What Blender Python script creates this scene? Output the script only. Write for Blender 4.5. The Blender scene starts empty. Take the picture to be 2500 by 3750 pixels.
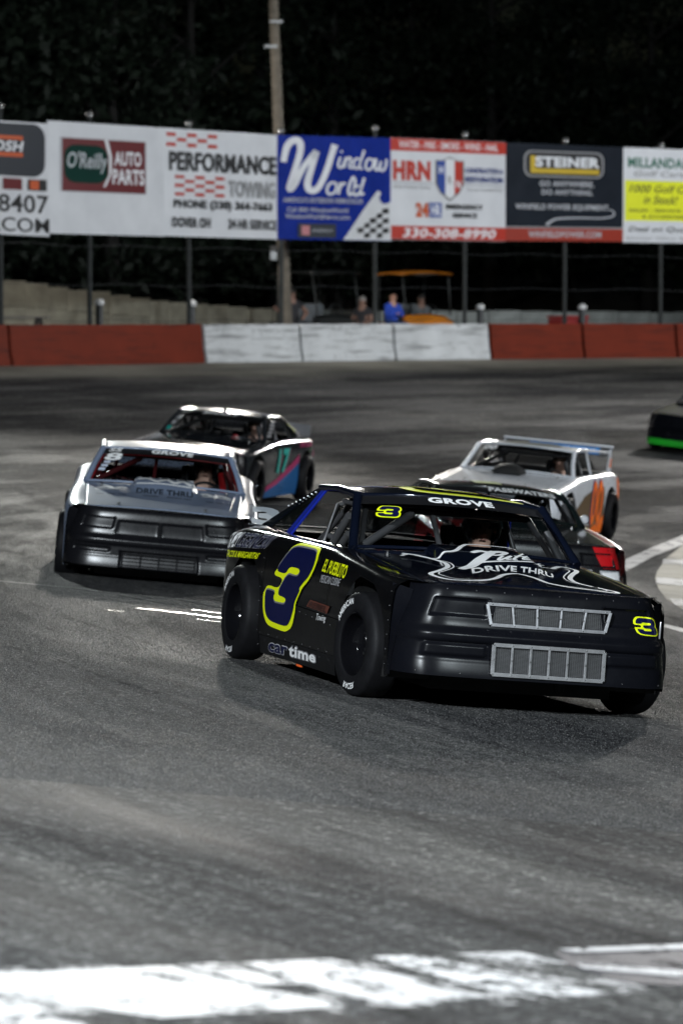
import bpy, bmesh, math, random
from mathutils import Vector, Matrix
random.seed(7)
R = math.radians
SC = bpy.context.scene
COL = SC.collection

# ------------------------------------------------------------------ camera, night sky, exposure
CAMZ = 2.47
cam_d = bpy.data.cameras.new('camera'); cam = bpy.data.objects.new('camera', cam_d); COL.objects.link(cam)
cam_d.sensor_fit = 'HORIZONTAL'; cam_d.sensor_width = 24.0; cam_d.lens = 24.0 * 13000 / 2500
cam_d.clip_start = 0.5; cam_d.clip_end = 2000
cam.location = (0, 0, CAMZ); cam.rotation_euler = (R(90 - math.degrees(math.atan((1875 - 1168) / 13000))), 0, 0)
cam_d.dof.use_dof = True; cam_d.dof.focus_distance = 22.9; cam_d.dof.aperture_fstop = 3.2
SC.camera = cam

world = bpy.data.worlds.new('World'); SC.world = world; world.use_nodes = True
wn = world.node_tree.nodes; wl = world.node_tree.links
sky = wn.new('ShaderNodeTexSky'); sky.sky_type = 'NISHITA'; sky.sun_disc = False
sky.sun_elevation = R(8); sky.sun_rotation = R(200)
wn['Background'].inputs['Strength'].default_value = 0.0011
wl.new(sky.outputs['Color'], wn['Background'].inputs['Color'])
moon_d = bpy.data.lights.new('moon', 'SUN'); moon_d.energy = 0.012; moon_d.angle = R(0.5); moon_d.color = (0.8, 0.88, 1.0)
moon = bpy.data.objects.new('moon', moon_d); COL.objects.link(moon); moon.rotation_euler = (R(55), 0, R(150))
SC.view_settings.view_transform = 'Standard'; SC.view_settings.look = 'None'
SC.view_settings.exposure = 0.0; SC.view_settings.gamma = 1.0
SC.cycles.use_denoising = True
SC.cycles.max_bounces = 6; SC.cycles.transparent_max_bounces = 24
SC.cycles.caustics_reflective = False; SC.cycles.caustics_refractive = False
SC.cycles.sample_clamp_indirect = 4.0

# ------------------------------------------------------------------ the lie of the land
CX, CY, R3, RW = 49.7, 38.9, 51.4, 67.9          # centre of the turn, radius of the leading car's line, radius of the wall
def sstep(a, b, t):
    t = max(0.0, min(1.0, (t - a) / (b - a))); return t * t * (3 - 2 * t)
def gz(x, y):
    r = math.hypot(x - CX, y - CY)
    d = y - 24
    k = (0.012 * 0.5 * (math.sqrt(d * d + 16) + d) - 0.024) * (1 - sstep(95, 130, y))
    rr = min(r, RW)
    if r < 44: rr = 44 - (44 - r) * 0.15 if r > 40 else 43.4
    return 0.09 * (rr - R3) - k * (1 - sstep(53, RW - 0.5, r))
def gnormal(x, y):
    e = 0.15
    return Vector((-(gz(x + e, y) - gz(x - e, y)) / (2 * e), -(gz(x, y + e) - gz(x, y - e)) / (2 * e), 1)).normalized()
def circ(px, r, base=1250.0):
    """point on the circle of radius r round the turn centre that lies along a bearing (far side)"""
    a = (px - 1250) / 13000
    # (a d - CX)^2 + (d - CY)^2 = r^2
    A = a * a + 1; B = -2 * (a * CX + CY); Cc = CX * CX + CY * CY - r * r
    d = (-B + math.sqrt(B * B - 4 * A * Cc)) / (2 * A)
    return (a * d, d)

# ------------------------------------------------------------------ mesh helpers
class MB:
    def __init__(s): s.v = []; s.f = []; s.m = []
    def add(s, v, f, m=0):
        o = len(s.v); s.v += [tuple(p) for p in v]; s.f += [tuple(i + o for i in q) for q in f]; s.m += [m] * len(f); return s
    def grid(s, fn, nu, nv, m=0):
        v = [fn(i / nu, j / nv) for i in range(nu + 1) for j in range(nv + 1)]
        f = [(i * (nv + 1) + j, (i + 1) * (nv + 1) + j, (i + 1) * (nv + 1) + j + 1, i * (nv + 1) + j + 1) for i in range(nu) for j in range(nv)]
        return s.add(v, f, m)
    def box(s, c, d, m=0, mat=None):
        x, y, z = d[0] / 2, d[1] / 2, d[2] / 2
        v = [Vector((a * x, b * y, e * z)) for a in (-1, 1) for b in (-1, 1) for e in (-1, 1)]
        if mat is not None: v = [mat @ p for p in v]
        v = [p + Vector(c) for p in v]
        return s.add(v, [(0, 1, 3, 2), (4, 6, 7, 5), (0, 4, 5, 1), (2, 3, 7, 6), (0, 2, 6, 4), (1, 5, 7, 3)], m)
    def hexa(s, v, m=0):
        return s.add(v, [(0, 1, 2, 3), (7, 6, 5, 4), (0, 4, 5, 1), (1, 5, 6, 2), (2, 6, 7, 3), (3, 7, 4, 0)], m)
    def tube(s, pts, r, n=10, m=0, cap=True):
        pts = [Vector(p) for p in pts]; rs = r if isinstance(r, (list, tuple)) else [r] * len(pts)
        up = Vector((0.13, 0.31, 0.94)); v = []
        for i, p in enumerate(pts):
            t = (pts[min(i + 1, len(pts) - 1)] - pts[max(i - 1, 0)]).normalized()
            a = t.cross(up)
            if a.length < 1e-3: a = t.cross(Vector((1, 0, 0)))
            a.normalize(); b = t.cross(a).normalized()
            v += [p + (a * math.cos(k * 2 * math.pi / n) + b * math.sin(k * 2 * math.pi / n)) * rs[i] for k in range(n)]
        f = [(i * n + k, i * n + (k + 1) % n, (i + 1) * n + (k + 1) % n, (i + 1) * n + k) for i in range(len(pts) - 1) for k in range(n)]
        if cap: f += [tuple(range(n))[::-1], tuple((len(pts) - 1) * n + k for k in range(n))]
        return s.add(v, f, m)
    def lathe(s, prof, n=32, o=(0, 0, 0), axis='z', m=0, closed=False):
        v = []
        for r, h in prof:
            for k in range(n):
                a = 2 * math.pi * k / n; c, d = r * math.cos(a), r * math.sin(a)
                p = (c, d, h) if axis == 'z' else ((c, h, d) if axis == 'y' else (h, c, d))
                v.append((p[0] + o[0], p[1] + o[1], p[2] + o[2]))
        L = len(prof); rows = range(L) if closed else range(L - 1)
        f = [(i * n + k, i * n + (k + 1) % n, ((i + 1) % L) * n + (k + 1) % n, ((i + 1) % L) * n + k) for i in rows for k in range(n)]
        return s.add(v, f, m)
    def build(s, name, mat, parent=None, smooth=35, solid=0, bevel=0, mats=None, soff=-1, weld=False):
        me = bpy.data.meshes.new(name); me.from_pydata(s.v, [], s.f); me.update()
        bm = bmesh.new(); bm.from_mesh(me)
        if weld: bmesh.ops.remove_doubles(bm, verts=bm.verts, dist=1e-5)
        bmesh.ops.recalc_face_normals(bm, faces=bm.faces); bm.to_mesh(me); bm.free()
        for mt in (mats or [mat]): me.materials.append(mt)
        if mats: me.polygons.foreach_set('material_index', s.m)
        if smooth:
            me.polygons.foreach_set('use_smooth', [True] * len(me.polygons)); me.set_sharp_from_angle(angle=R(smooth))
        o = bpy.data.objects.new(name, me); COL.objects.link(o)
        if parent is not None: o.parent = parent
        if solid:
            q = o.modifiers.new('thickness', 'SOLIDIFY'); q.thickness = solid; q.offset = soff
        if bevel:
            q = o.modifiers.new('edges', 'BEVEL'); q.width = bevel; q.segments = 2; q.limit_method = 'ANGLE'; q.angle_limit = R(40)
        return o
def lin(tab, x):
    if x <= tab[0][0]: return tab[0][1]
    for (a, b), (c, d) in zip(tab, tab[1:]):
        if x <= c: return b + (d - b) * (x - a) / (c - a)
    return tab[-1][1]
def smo(tab, x):
    """monotone smooth interpolation through a table"""
    if x <= tab[0][0]: return tab[0][1]
    if x >= tab[-1][0]: return tab[-1][1]
    n = len(tab)
    for i in range(n - 1):
        if x <= tab[i + 1][0]: break
    def sl(j): return (tab[j + 1][1] - tab[j][1]) / (tab[j + 1][0] - tab[j][0])
    def m(j):
        if j == 0: return sl(0)
        if j == n - 1: return sl(n - 2)
        a, b = sl(j - 1), sl(j); return 0 if a * b <= 0 else 2 * a * b / (a + b)
    h = tab[i + 1][0] - tab[i][0]; t = (x - tab[i][0]) / h
    return (2*t**3-3*t*t+1)*tab[i][1] + (t**3-2*t*t+t)*h*m(i) + (-2*t**3+3*t*t)*tab[i+1][1] + (t**3-t*t)*h*m(i+1)
def empty(name, loc=(0, 0, 0), rz=0, parent=None):
    o = bpy.data.objects.new(name, None); COL.objects.link(o); o.location = loc; o.rotation_euler = (0, 0, rz); o.empty_display_size = 0.2
    if parent is not None: o.parent = parent
    return o
def tag(o, label=None, cat=None, group=None, kind=None):
    if label: o['label'] = label
    if cat: o['category'] = cat
    if group: o['group'] = group
    if kind: o['kind'] = kind
    return o
def catmull(pts, n=6, closed=False):
    P = [Vector(p) for p in pts]; out = []
    L = len(P)
    for i in range(L if closed else L - 1):
        if closed: a, b, c, d = P[i - 1], P[i], P[(i + 1) % L], P[(i + 2) % L]
        else: a, b, c, d = P[max(i - 1, 0)], P[i], P[i + 1], P[min(i + 2, L - 1)]
        for k in range(n):
            t = k / n
            out.append(0.5 * ((2 * b) + (c - a) * t + (2 * a - 5 * b + 4 * c - d) * t * t + (3 * b - a - 3 * c + d) * t ** 3))
    if not closed: out.append(P[-1])
    return out

# ------------------------------------------------------------------ materials
class NT:
    def __init__(s, name):
        s.mat = bpy.data.materials.new(name); s.mat.use_nodes = True
        s.n = s.mat.node_tree.nodes; s.l = s.mat.node_tree.links; s.p = s.n['Principled BSDF']; s.out = s.n['Material Output']
    def new(s, t, **k):
        q = s.n.new(t)
        for a, b in k.items(): setattr(q, a, b)
        return q
    def link(s, a, b): s.l.new(a, b)
    def math(s, op, a, b=None):
        q = s.new('ShaderNodeMath', operation=op)
        for i, x in enumerate((a, b)):
            if x is None: continue
            if isinstance(x, (int, float)): q.inputs[i].default_value = x
            else: s.link(x, q.inputs[i])
        return q.outputs[0]
    def noise(s, scale, vec=None, detail=3, rough=0.55):
        q = s.new('ShaderNodeTexNoise'); q.inputs['Scale'].default_value = scale; q.inputs['Detail'].default_value = detail; q.inputs['Roughness'].default_value = rough
        if vec is not None: s.link(vec, q.inputs['Vector'])
        return q.outputs['Fac']
    def ramp(s, fac, stops):
        q = s.new('ShaderNodeValToRGB'); e = q.color_ramp.elements
        while len(e) < len(stops): e.new(0.5)
        for el, (p, c) in zip(e, stops):
            el.position = p; el.color = tuple(c) + (1,) if len(c) == 3 else c
        s.link(fac, q.inputs['Fac']); return q.outputs['Color']
    def mix(s, fac, a, b, mode='MIX'):
        q = s.new('ShaderNodeMix', data_type='RGBA', blend_type=mode)
        for sock, x in ((q.inputs[0], fac), (q.inputs[6], a), (q.inputs[7], b)):
            if isinstance(x, (int, float)): sock.default_value = x
            elif isinstance(x, tuple): sock.default_value = tuple(x) + (1,) if len(x) == 3 else x
            else: s.link(x, sock)
        return q.outputs[2]
    def coord(s, which='Object'): return s.new('ShaderNodeTexCoord').outputs[which]
    def bump(s, h, strength=0.3, dist=0.01):
        q = s.new('ShaderNodeBump'); q.inputs['Strength'].default_value = strength; q.inputs['Distance'].default_value = dist
        s.link(h, q.inputs['Height']); s.link(q.outputs['Normal'], s.p.inputs['Normal']); return q
    def set(s, **k):
        for a, b in k.items(): s.p.inputs[a].default_value = b
        return s
MAT = {}
def pm(name, col, rough=0.5, metal=0.0, coat=0.0, spec=0.5, var=0.12, vs=3.0, bump=0.0, bs=60.0, dirt=0.0):
    if name in MAT: return MAT[name]
    t = NT(name); c = t.coord()
    n = t.noise(vs, c, 4)
    lo = tuple(x * (1 - var) for x in col); hi = tuple(min(1, x * (1 + var)) for x in col)
    colr = t.ramp(n, [(0.3, lo), (0.7, hi)])
    if dirt:
        d = t.noise(2.2, c, 6, 0.65); dd = t.ramp(d, [(0.45, (0, 0, 0)), (0.75, (1, 1, 1))])
        colr = t.mix(t.math('MULTIPLY', dd, dirt), colr, (0.045, 0.042, 0.04))
    t.link(colr, t.p.inputs['Base Color'])
    r = t.noise(vs * 4, c, 3); rr = t.new('ShaderNodeMapRange'); rr.inputs[3].default_value = max(0.02, rough * 0.85); rr.inputs[4].default_value = min(1, rough * 1.2)
    t.link(r, rr.inputs[0]); t.link(rr.outputs[0], t.p.inputs['Roughness'])
    t.set(**{'Metallic': metal, 'Coat Weight': coat, 'Coat Roughness': 0.06, 'Specular IOR Level': spec})
    if bump: t.bump(t.noise(bs, c, 3), bump, 0.004)
    MAT[name] = t.mat; return t.mat
def glass_mat(name, tint=(0.75, 0.8, 0.82), refl=0.5, rough=0.03, minr=0.03):
    if name in MAT: return MAT[name]
    t = NT(name); tr = t.new('ShaderNodeBsdfTransparent'); tr.inputs[0].default_value = tuple(tint) + (1,)
    gl = t.new('ShaderNodeBsdfGlossy'); gl.inputs['Roughness'].default_value = rough
    lw = t.new('ShaderNodeFresnel'); lw.inputs['IOR'].default_value = 1.45
    n = t.noise(5, t.coord(), 3); f = t.math('ADD', t.math('MULTIPLY', lw.outputs[0], refl), t.math('MULTIPLY', n, minr))
    mx = t.new('ShaderNodeMixShader'); t.link(f, mx.inputs[0]); t.link(tr.outputs[0], mx.inputs[1]); t.link(gl.outputs[0], mx.inputs[2])
    t.link(mx.outputs[0], t.out.inputs['Surface']); MAT[name] = t.mat; return t.mat
def emit_mat(name, col, strength):
    if name in MAT: return MAT[name]
    t = NT(name); t.set(**{'Base Color': tuple(col) + (1,), 'Emission Color': tuple(col) + (1,), 'Emission Strength': strength}); MAT[name] = t.mat; return t.mat

# ------------------------------------------------------------------ flat print: lettering, shapes, brush strokes
_tc = {}
def text_tris(s, bold=0.0):
    k = (s, bold)
    if k in _tc: return _tc[k]
    cu = bpy.data.curves.new('lettering', 'FONT'); cu.body = s; cu.offset = bold; cu.resolution_u = 3; cu.space_character = 1.0 + bold * 1.5
    o = bpy.data.objects.new('lettering', cu); COL.objects.link(o)
    dg = bpy.context.evaluated_depsgraph_get(); me = o.evaluated_get(dg).to_mesh()
    v = [(p.co.x, p.co.y) for p in me.vertices]; f = [tuple(p.vertices) for p in me.polygons]
    o.evaluated_get(dg).to_mesh_clear(); bpy.data.objects.remove(o); bpy.data.curves.remove(cu)
    x0, x1 = min(p[0] for p in v), max(p[0] for p in v); y0, y1 = min(p[1] for p in v), max(p[1] for p in v)
    v = [((p[0] - x0) / (x1 - x0), (p[1] - y0) / (y1 - y0)) for p in v]
    _tc[k] = (v, f); return _tc[k]
def bil(q, u, v):
    (ax, ay), (bx, by), (cx, cy), (dx, dy) = q          # bottom-left, top-left, top-right, bottom-right
    return ((1-u)*(1-v)*ax + (1-u)*v*bx + u*v*cx + u*(1-v)*dx, (1-u)*(1-v)*ay + (1-u)*v*by + u*v*cy + u*(1-v)*dy)
def rectq(u0, v0, u1, v1, sh=0.0): return [(u0, v0), (u0 + sh, v1), (u1 + sh, v1), (u1, v0)]
def print2d(name, verts, faces, mapfn, mat, parent, step=0.08):
    bm = bmesh.new(); bv = [bm.verts.new((p[0], p[1], 0)) for p in verts]
    for f in faces:
        try: bm.faces.new([bv[i] for i in f])
        except ValueError: pass
    if step:
        xs = [p[0] for p in verts]; ys = [p[1] for p in verts]
        for ax, lo, hi in ((0, min(xs), max(xs)), (1, min(ys), max(ys))):
            k = math.floor(lo / step) + 1
            while k * step < hi:
                co = [0, 0, 0]; no = [0, 0, 0]; co[ax] = k * step; no[ax] = 1
                bmesh.ops.bisect_plane(bm, geom=bm.verts[:] + bm.edges[:] + bm.faces[:], plane_co=co, plane_no=no, dist=1e-6); k += 1
    for p in bm.verts: p.co = Vector(mapfn(p.co.x, p.co.y))
    me = bpy.data.meshes.new(name); bm.to_mesh(me); bm.free(); me.materials.append(mat)
    o = bpy.data.objects.new(name, me); COL.objects.link(o); o.parent = parent; return o
def ptext(s, quad, mapfn, mat, parent, bold=0.02, name='lettering', step=0.08):
    v, f = text_tris(s, bold)
    return print2d(name, [bil(quad, *p) for p in v], f, mapfn, mat, parent, step)
def ppoly(pts, mapfn, mat, parent, name='print_shape', step=0.08):
    from mathutils.geometry import tessellate_polygon
    tr = tessellate_polygon([[Vector((p[0], p[1], 0)) for p in pts]])
    return print2d(name, pts, [tuple(t) for t in tr], mapfn, mat, parent, step)
def pstrokes(strokes, mapfn, mat, parent, name='script_lettering', n=6):
    """brush strokes: (points, width or widths, closed)"""
    v = []; f = []
    for si, st in enumerate(strokes):
        pts, w = st[0], st[1]; cl = len(st) > 2 and st[2]
        P = catmull([(a, b) for a, b in pts], n, cl); L = len(P); o = len(v)
        for i, p in enumerate(P):
            t = (P[(i + 1) % L] - P[i - 1]) if cl else (P[min(i + 1, L - 1)] - P[max(i - 1, 0)])
            if t.length < 1e-9: t = Vector((1, 0))
            t.normalize(); nn = Vector((-t.y, t.x))
            ww = w if isinstance(w, (int, float)) else lin([(k / (len(w) - 1), x) for k, x in enumerate(w)], i / max(1, L - 1))
            lift = 0.0002 * i + 0.0004 * si
            v += [(p + nn * ww / 2, lift), (p - nn * ww / 2, lift)]
        for i in range(L if cl else L - 1):
            a, b = o + 2 * i, o + 2 * ((i + 1) % L); f.append((a, a + 1, b + 1, b))
    me = bpy.data.meshes.new(name)
    me.from_pydata([tuple(Vector(mapfn(p.x, p.y)) + Vector((0, 0, l * 0.5)) ) for p, l in v], [], f); me.materials.append(mat)
    ob = bpy.data.objects.new(name, me); COL.objects.link(ob); ob.parent = parent; return ob

# ------------------------------------------------------------------ asphalt and concrete
def asphalt_mat():
    t = NT('asphalt'); c = t.coord()
    sep = t.new('ShaderNodeSeparateXYZ'); t.link(c, sep.inputs[0])
    rad = t.math('SQRT', t.math('ADD', t.math('MULTIPLY', sep.outputs[0], sep.outputs[0]), t.math('MULTIPLY', sep.outputs[1], sep.outputs[1])))
    ang = t.math('ARCTAN2', sep.outputs[1], t.math('MULTIPLY', sep.outputs[0], -1.0))
    pol = t.new('ShaderNodeCombineXYZ'); t.link(t.math('MULTIPLY', rad, 1.0), pol.inputs[0]); t.link(t.math('MULTIPLY', ang, 9.0), pol.inputs[1])
    pol2 = t.new('ShaderNodeCombineXYZ'); t.link(t.math('ADD', t.math('MULTIPLY', rad, 3.2), t.math('MULTIPLY', ang, 9.0)), pol2.inputs[0]); t.link(t.math('MULTIPLY', ang, 16.0), pol2.inputs[1])
    streak = t.noise(1.1, pol.outputs[0], 5, 0.62)
    skid = t.noise(2.0, pol2.outputs[0], 4, 0.6)
    blotch = t.noise(0.35, c, 4, 0.6)
    grit = t.noise(95, c, 2, 0.7); grit2 = t.noise(22, c, 3, 0.75)
    vor = t.new('ShaderNodeTexVoronoi'); vor.inputs['Scale'].default_value = 48; t.link(c, vor.inputs['Vector'])
    base = t.ramp(streak, [(0.36, (0.028, 0.029, 0.032)), (0.5, (0.056, 0.057, 0.058)), (0.63, (0.100, 0.099, 0.097))])
    base = t.mix(0.75, base, t.ramp(blotch, [(0.3, (0.62, 0.62, 0.66)), (0.7, (1.25, 1.23, 1.18))]), 'MULTIPLY')
    dark = t.ramp(skid, [(0.36, (0.4, 0.4, 0.42)), (0.52, (1, 1, 1)), (.66, (1.3, 1.3, 1.28))])
    base = t.mix(0.8, base, dark, 'MULTIPLY')
    sv = t.new('ShaderNodeSeparateColor'); t.link(vor.outputs['Color'], sv.inputs[0])
    ag = t.ramp(sv.outputs[0], [(0.0, (0.5, 0.5, 0.5)), (0.72, (0.9, 0.9, 0.9)), (0.9, (1.5, 1.5, 1.48)), (1.0, (3.0, 2.95, 2.85))])
    base = t.mix(0.9, base, ag, 'MULTIPLY')
    gg = t.ramp(grit2, [(0.36, (0.5, 0.5, 0.5)), (0.5, (0.95, 0.95, 0.95)), (0.64, (1.7, 1.7, 1.68))])
    base = t.mix(0.85, base, gg, 'MULTIPLY')
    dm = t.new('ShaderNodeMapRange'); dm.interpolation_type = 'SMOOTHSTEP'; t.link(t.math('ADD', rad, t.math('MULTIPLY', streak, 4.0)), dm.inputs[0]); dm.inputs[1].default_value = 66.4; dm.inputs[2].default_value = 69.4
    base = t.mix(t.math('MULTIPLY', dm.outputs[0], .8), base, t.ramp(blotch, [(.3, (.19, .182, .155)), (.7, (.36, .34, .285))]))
    t.link(base, t.p.inputs['Base Color'])
    rg = t.new('ShaderNodeMapRange'); t.link(streak, rg.inputs[0]); rg.inputs[1].default_value = 0.3; rg.inputs[2].default_value = 0.7; rg.inputs[3].default_value = 0.60; rg.inputs[4].default_value = 0.82
    t.link(rg.outputs[0], t.p.inputs['Roughness'])
    sp = t.new('ShaderNodeMapRange'); t.link(t.noise(0.6, pol.outputs[0], 5, 0.65), sp.inputs[0]); sp.inputs[1].default_value = 0.48; sp.inputs[2].default_value = 0.64; sp.inputs[3].default_value = 0.012; sp.inputs[4].default_value = 0.15; t.link(sp.outputs[0], t.p.inputs['Specular IOR Level'])
    h = t.math('ADD', t.math('MULTIPLY', grit, 0.5), t.math('ADD', t.math('MULTIPLY', vor.outputs['Distance'], 0.9), t.math('MULTIPLY', grit2, 0.5)))
    t.bump(h, 0.9, 0.02)
    return t.mat
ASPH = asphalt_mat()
def polar_sheet(name, radii, a0, a1, n, zf, mat):
    m = MB(); v = []
    for r in radii:
        for k in range(n + 1):
            a = a0 + (a1 - a0) * k / n; x, y = CX + r * math.cos(a), CY + r * math.sin(a); v.append((x - CX, y - CY, zf(x, y, r)))
    L = n + 1
    m.add(v, [(i * L + k, i * L + k + 1, (i + 1) * L + k + 1, (i + 1) * L + k) for i in range(len(radii) - 1) for k in range(n)])
    o = m.build(name, mat, smooth=60); o.location = (CX, CY, 0); return o
radii = [44 + i * 0.6 for i in range(40)] + [RW + 0.4]
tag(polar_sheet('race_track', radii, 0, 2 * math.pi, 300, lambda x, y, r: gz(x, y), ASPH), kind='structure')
GRASS = pm('dark_turf', (0.03, 0.045, 0.018), 0.9, var=0.5, vs=1.5, bump=0.6, bs=25)
def zin(x, y, r):
    q = 44 / max(r, 1e-6) if r > 0.5 else 44
    return gz(CX + (x - CX) * 44 / max(r, .5), CY + (y - CY) * 44 / max(r, .5)) - 0.02 * (44 - r) * 0.15 if r > 30 else -0.95
tag(polar_sheet('infield_ground', [44, 42, 40, 36, 32, 29.9, 15, 0.5], 0, 2 * math.pi, 120, lambda x, y, r: zin(x, y, r), GRASS), kind='structure')
ZB = 0.09 * (RW - R3)
DIRT = pm('gravel_lot', (0.05, 0.047, 0.042), 0.9, var=0.35, vs=0.8, bump=0.7, bs=30)
def zout(x, y, r): return ZB + max(0, r - 92) * 0.16 * (1 if r < 170 else 170 / r) + 0.15 * math.sin(x * .3) * (1 if r > 90 else 0)
tag(polar_sheet('outer_ground', [RW + 0.35, 70, 73, 77, 82, 88, 92, 97, 103, 110, 120, 135, 160, 200, 280, 420], 0, 2 * math.pi, 180, zout, DIRT), kind='structure')

def ground_poly(name, pts, mat, lift=0.004, step=0.35, parent=None):
    o = ppoly(pts, lambda x, y: (x, y, gz(x, y) + lift), mat, parent, name, step); return o
def worn_paint(name, col, cut=0.42, scale=5.0, rough=0.55):
    t = NT(name); c = t.coord(); n = t.noise(scale, c, 6, 0.7); g = t.noise(60, c, 2)
    t.link(t.ramp(g, [(0.3, tuple(x * 0.8 for x in col)), (0.7, col)]), t.p.inputs['Base Color']); t.set(**{'Roughness': rough, 'Specular IOR Level': 0.2})
    tr = t.new('ShaderNodeBsdfTransparent'); mx = t.new('ShaderNodeMixShader')
    fac = t.ramp(t.math('ADD', t.math('MULTIPLY', n, 0.8), t.math('MULTIPLY', g, 0.2)), [(cut - 0.03, (0, 0, 0)), (cut + 0.03, (1, 1, 1))])
    t.link(fac, mx.inputs[0]); t.link(tr.outputs[0], mx.inputs[1]); t.link(t.p.outputs[0], mx.inputs[2]); t.link(mx.outputs[0], t.out.inputs['Surface']); return t.mat
WPAINT = worn_paint('worn_white_paint', (0.47, 0.47, 0.48), 0.45, 7); NAVYP = worn_paint('worn_navy_paint', (0.018, 0.02, 0.035), 0.42, 6)
LINEP = worn_paint('track_line_paint', (0.42, 0.42, 0.43), 0.43, 4)
def mark(name, pts, mat, lift=0.004):
    if pts[0][1] < 14: pts = [(x * .987, y * .987) for x, y in pts]
    return tag(ground_poly(name, pts, mat, lift), kind='structure')
mark('painted_ghost', [(-1.3, 9.0), (-1.3, 9.85), (-.5, 10.35), (.3, 11.0), (.6, 11.25), (.95, 10.6), (.5, 10.1), (0, 9.7)], worn_paint('scrubbed_paint', (.3, .3, .31), .53, 8), .002)
mark('painted_stripe', [(-1.35, 9.75), (-0.96, 9.94), (-0.75, 10.13), (-0.5, 10.32), (-0.24, 10.04), (0.02, 9.81), (-0.48, 9.35), (-0.7, 9.44), (-0.93, 9.56), (-1.3, 9.45)], WPAINT)
mark('painted_stripe', [(-0.29, 10.53), (-0.03, 10.75), (0.43, 10.21), (0.18, 9.88), (-0.09, 10.12)], WPAINT)
mark('painted_stripe', [(0.09, 10.87), (0.24, 10.98), (0.79, 10.46), (0.56, 10.23), (0.36, 10.43)], worn_paint('half_worn_white_paint', (0.58, 0.58, 0.59), 0.49, 10))
mark('painted_stripe', [(-0.49, 10.36), (-0.37, 10.47), (-0.11, 10.18), (-0.23, 10.10)], WPAINT)
mark('painted_stripe', [(0.35, 11.08), (0.57, 11.25), (0.72, 11.04), (0.55, 11.01)], WPAINT)
mark('painted_navy_patch', [(0.68, 11.32), (1.4, 11.9), (1.4, 10.95), (1.04, 10.74), (0.87, 10.71), (0.71, 11.01)], NAVYP, 0.004)
mark('painted_stripe', [(0.73, 11.05), (1.07, 11.06), (1.35, 11.1), (1.35, 10.95), (1.06, 10.92), (0.75, 10.94)], WPAINT, 0.008)
mark('painted_stripe', [(0.7, 11.36), (1.3, 11.88), (1.3, 11.74), (0.75, 11.31)], WPAINT, 0.008)
mark('painted_stripe', [(-1.0, 9.49), (-0.83, 9.42), (-0.62, 9.05), (-0.6, 8.7), (-1.0, 8.7)], WPAINT)
# inner edge line and concrete pad with white bars at the inside of the turn
up = [(6.2, 57.2), (5.08, 52.73), (4.36, 49.57), (3.69, 46.3), (3.15, 43.03), (2.75, 39.0)]; dn = [(2.62, 38.6), (2.95, 42.0), (3.53, 44.01), (4.18, 47.56), (4.89, 50.72), (6.0, 55.2)]
tag(ground_poly('edge_line', up + dn, LINEP), kind='structure')
CONC = pm('pad_concrete', (0.25, 0.23, 0.18), 0.75, var=0.25, vs=1.2, bump=0.3, bs=40, dirt=0.5)
tag(ground_poly('concrete_pad', [(8, 53), (4.88, 50.66), (4.36, 47.52), (3.97, 44.57), (3.81, 43.07), (3.68, 41.13), (3.6, 39.22), (3.63, 37.66), (4.0, 35.5), (6, 34), (9, 36)], CONC, 0.004), kind='structure')
for pts in ([(4.18, 46.15), (6, 46.9), (6, 48.3), (4.28, 47.12)], [(3.73, 42.03), (6, 42.3), (6, 44.0), (3.85, 43.26)], [(3.6, 38.22), (5.5, 38.1), (5.5, 39.7), (3.65, 39.42)]):
    mark('pad_bar', pts, LINEP, 0.009)
tag(ground_poly('edge_line', [(3.18, 34.8), (3.6, 33.6), (4.0, 31.5), (3.9, 31.0), (3.4, 32.9), (3.12, 34.4)], LINEP), kind='structure')
# tarred joints worn to a polish, and rubber marks
TAR = pm('polished_tar', (0.03, 0.03, 0.032), 0.30, var=0.2, spec=0.6, bump=0.15, bs=30)
RUB = worn_paint('rubber_mark', (0.02, 0.02, 0.021), 0.52, 7, 0.95)
def strip(name, pts, w, mat, lift=0.0068):
    P = catmull(pts, 8); m = MB(); v = []
    for i, p in enumerate(P):
        t = (P[min(i + 1, len(P) - 1)] - P[max(i - 1, 0)]).normalized(); n = Vector((-t.y, t.x)) * w / 2 * (0.6 + 0.8 * random.random())
        for q in (p + n, p - n): v.append((q.x, q.y, gz(q.x, q.y) + lift))
    m.add(v, [(2 * i, 2 * i + 1, 2 * i + 3, 2 * i + 2) for i in range(len(P) - 1)])
    return tag(m.build(name, mat, smooth=0), kind='structure')
for pts, w in (([(-3.2, 32.2), (-2.7, 32.15), (-2.36, 32.14), (-2.15, 31.9)], 0.05), ([(-1.98, 31.75), (-1.75, 31.4), (-1.5, 31.0)], 0.05), ([(-1.74, 30.0), (-1.4, 29.9), (-1.03, 29.68), (-0.8, 29.6)], 0.09),
               ([(-1.5, 31.9), (-1.3, 31.6), (-1.05, 31.2)], 0.06), ([(-1.97, 29.42), (-1.81, 29.3)], 0.03), ([(-1.66, 31.2), (-1.45, 31.05)], 0.03), ([(-1.3, 30.5), (-1.1, 30.35), (-0.95, 30.3)], 0.05), ([(-1.2, 29.2), (-1.0, 29.1)], 0.03), ([(-0.95, 28.6), (-0.78, 28.5)], 0.03),
               ([(0.2, 46.5), (0.7, 46.3), (1.2, 46.0)], 0.10), ([(0.0, 44.4), (0.45, 44.3)], 0.08), ([(0.5, 48.2), (1.1, 48.0)], 0.08), ([(-0.2, 42.6), (0.25, 42.4)], 0.06)):
    strip('tar_joint', pts, w, TAR)
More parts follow.
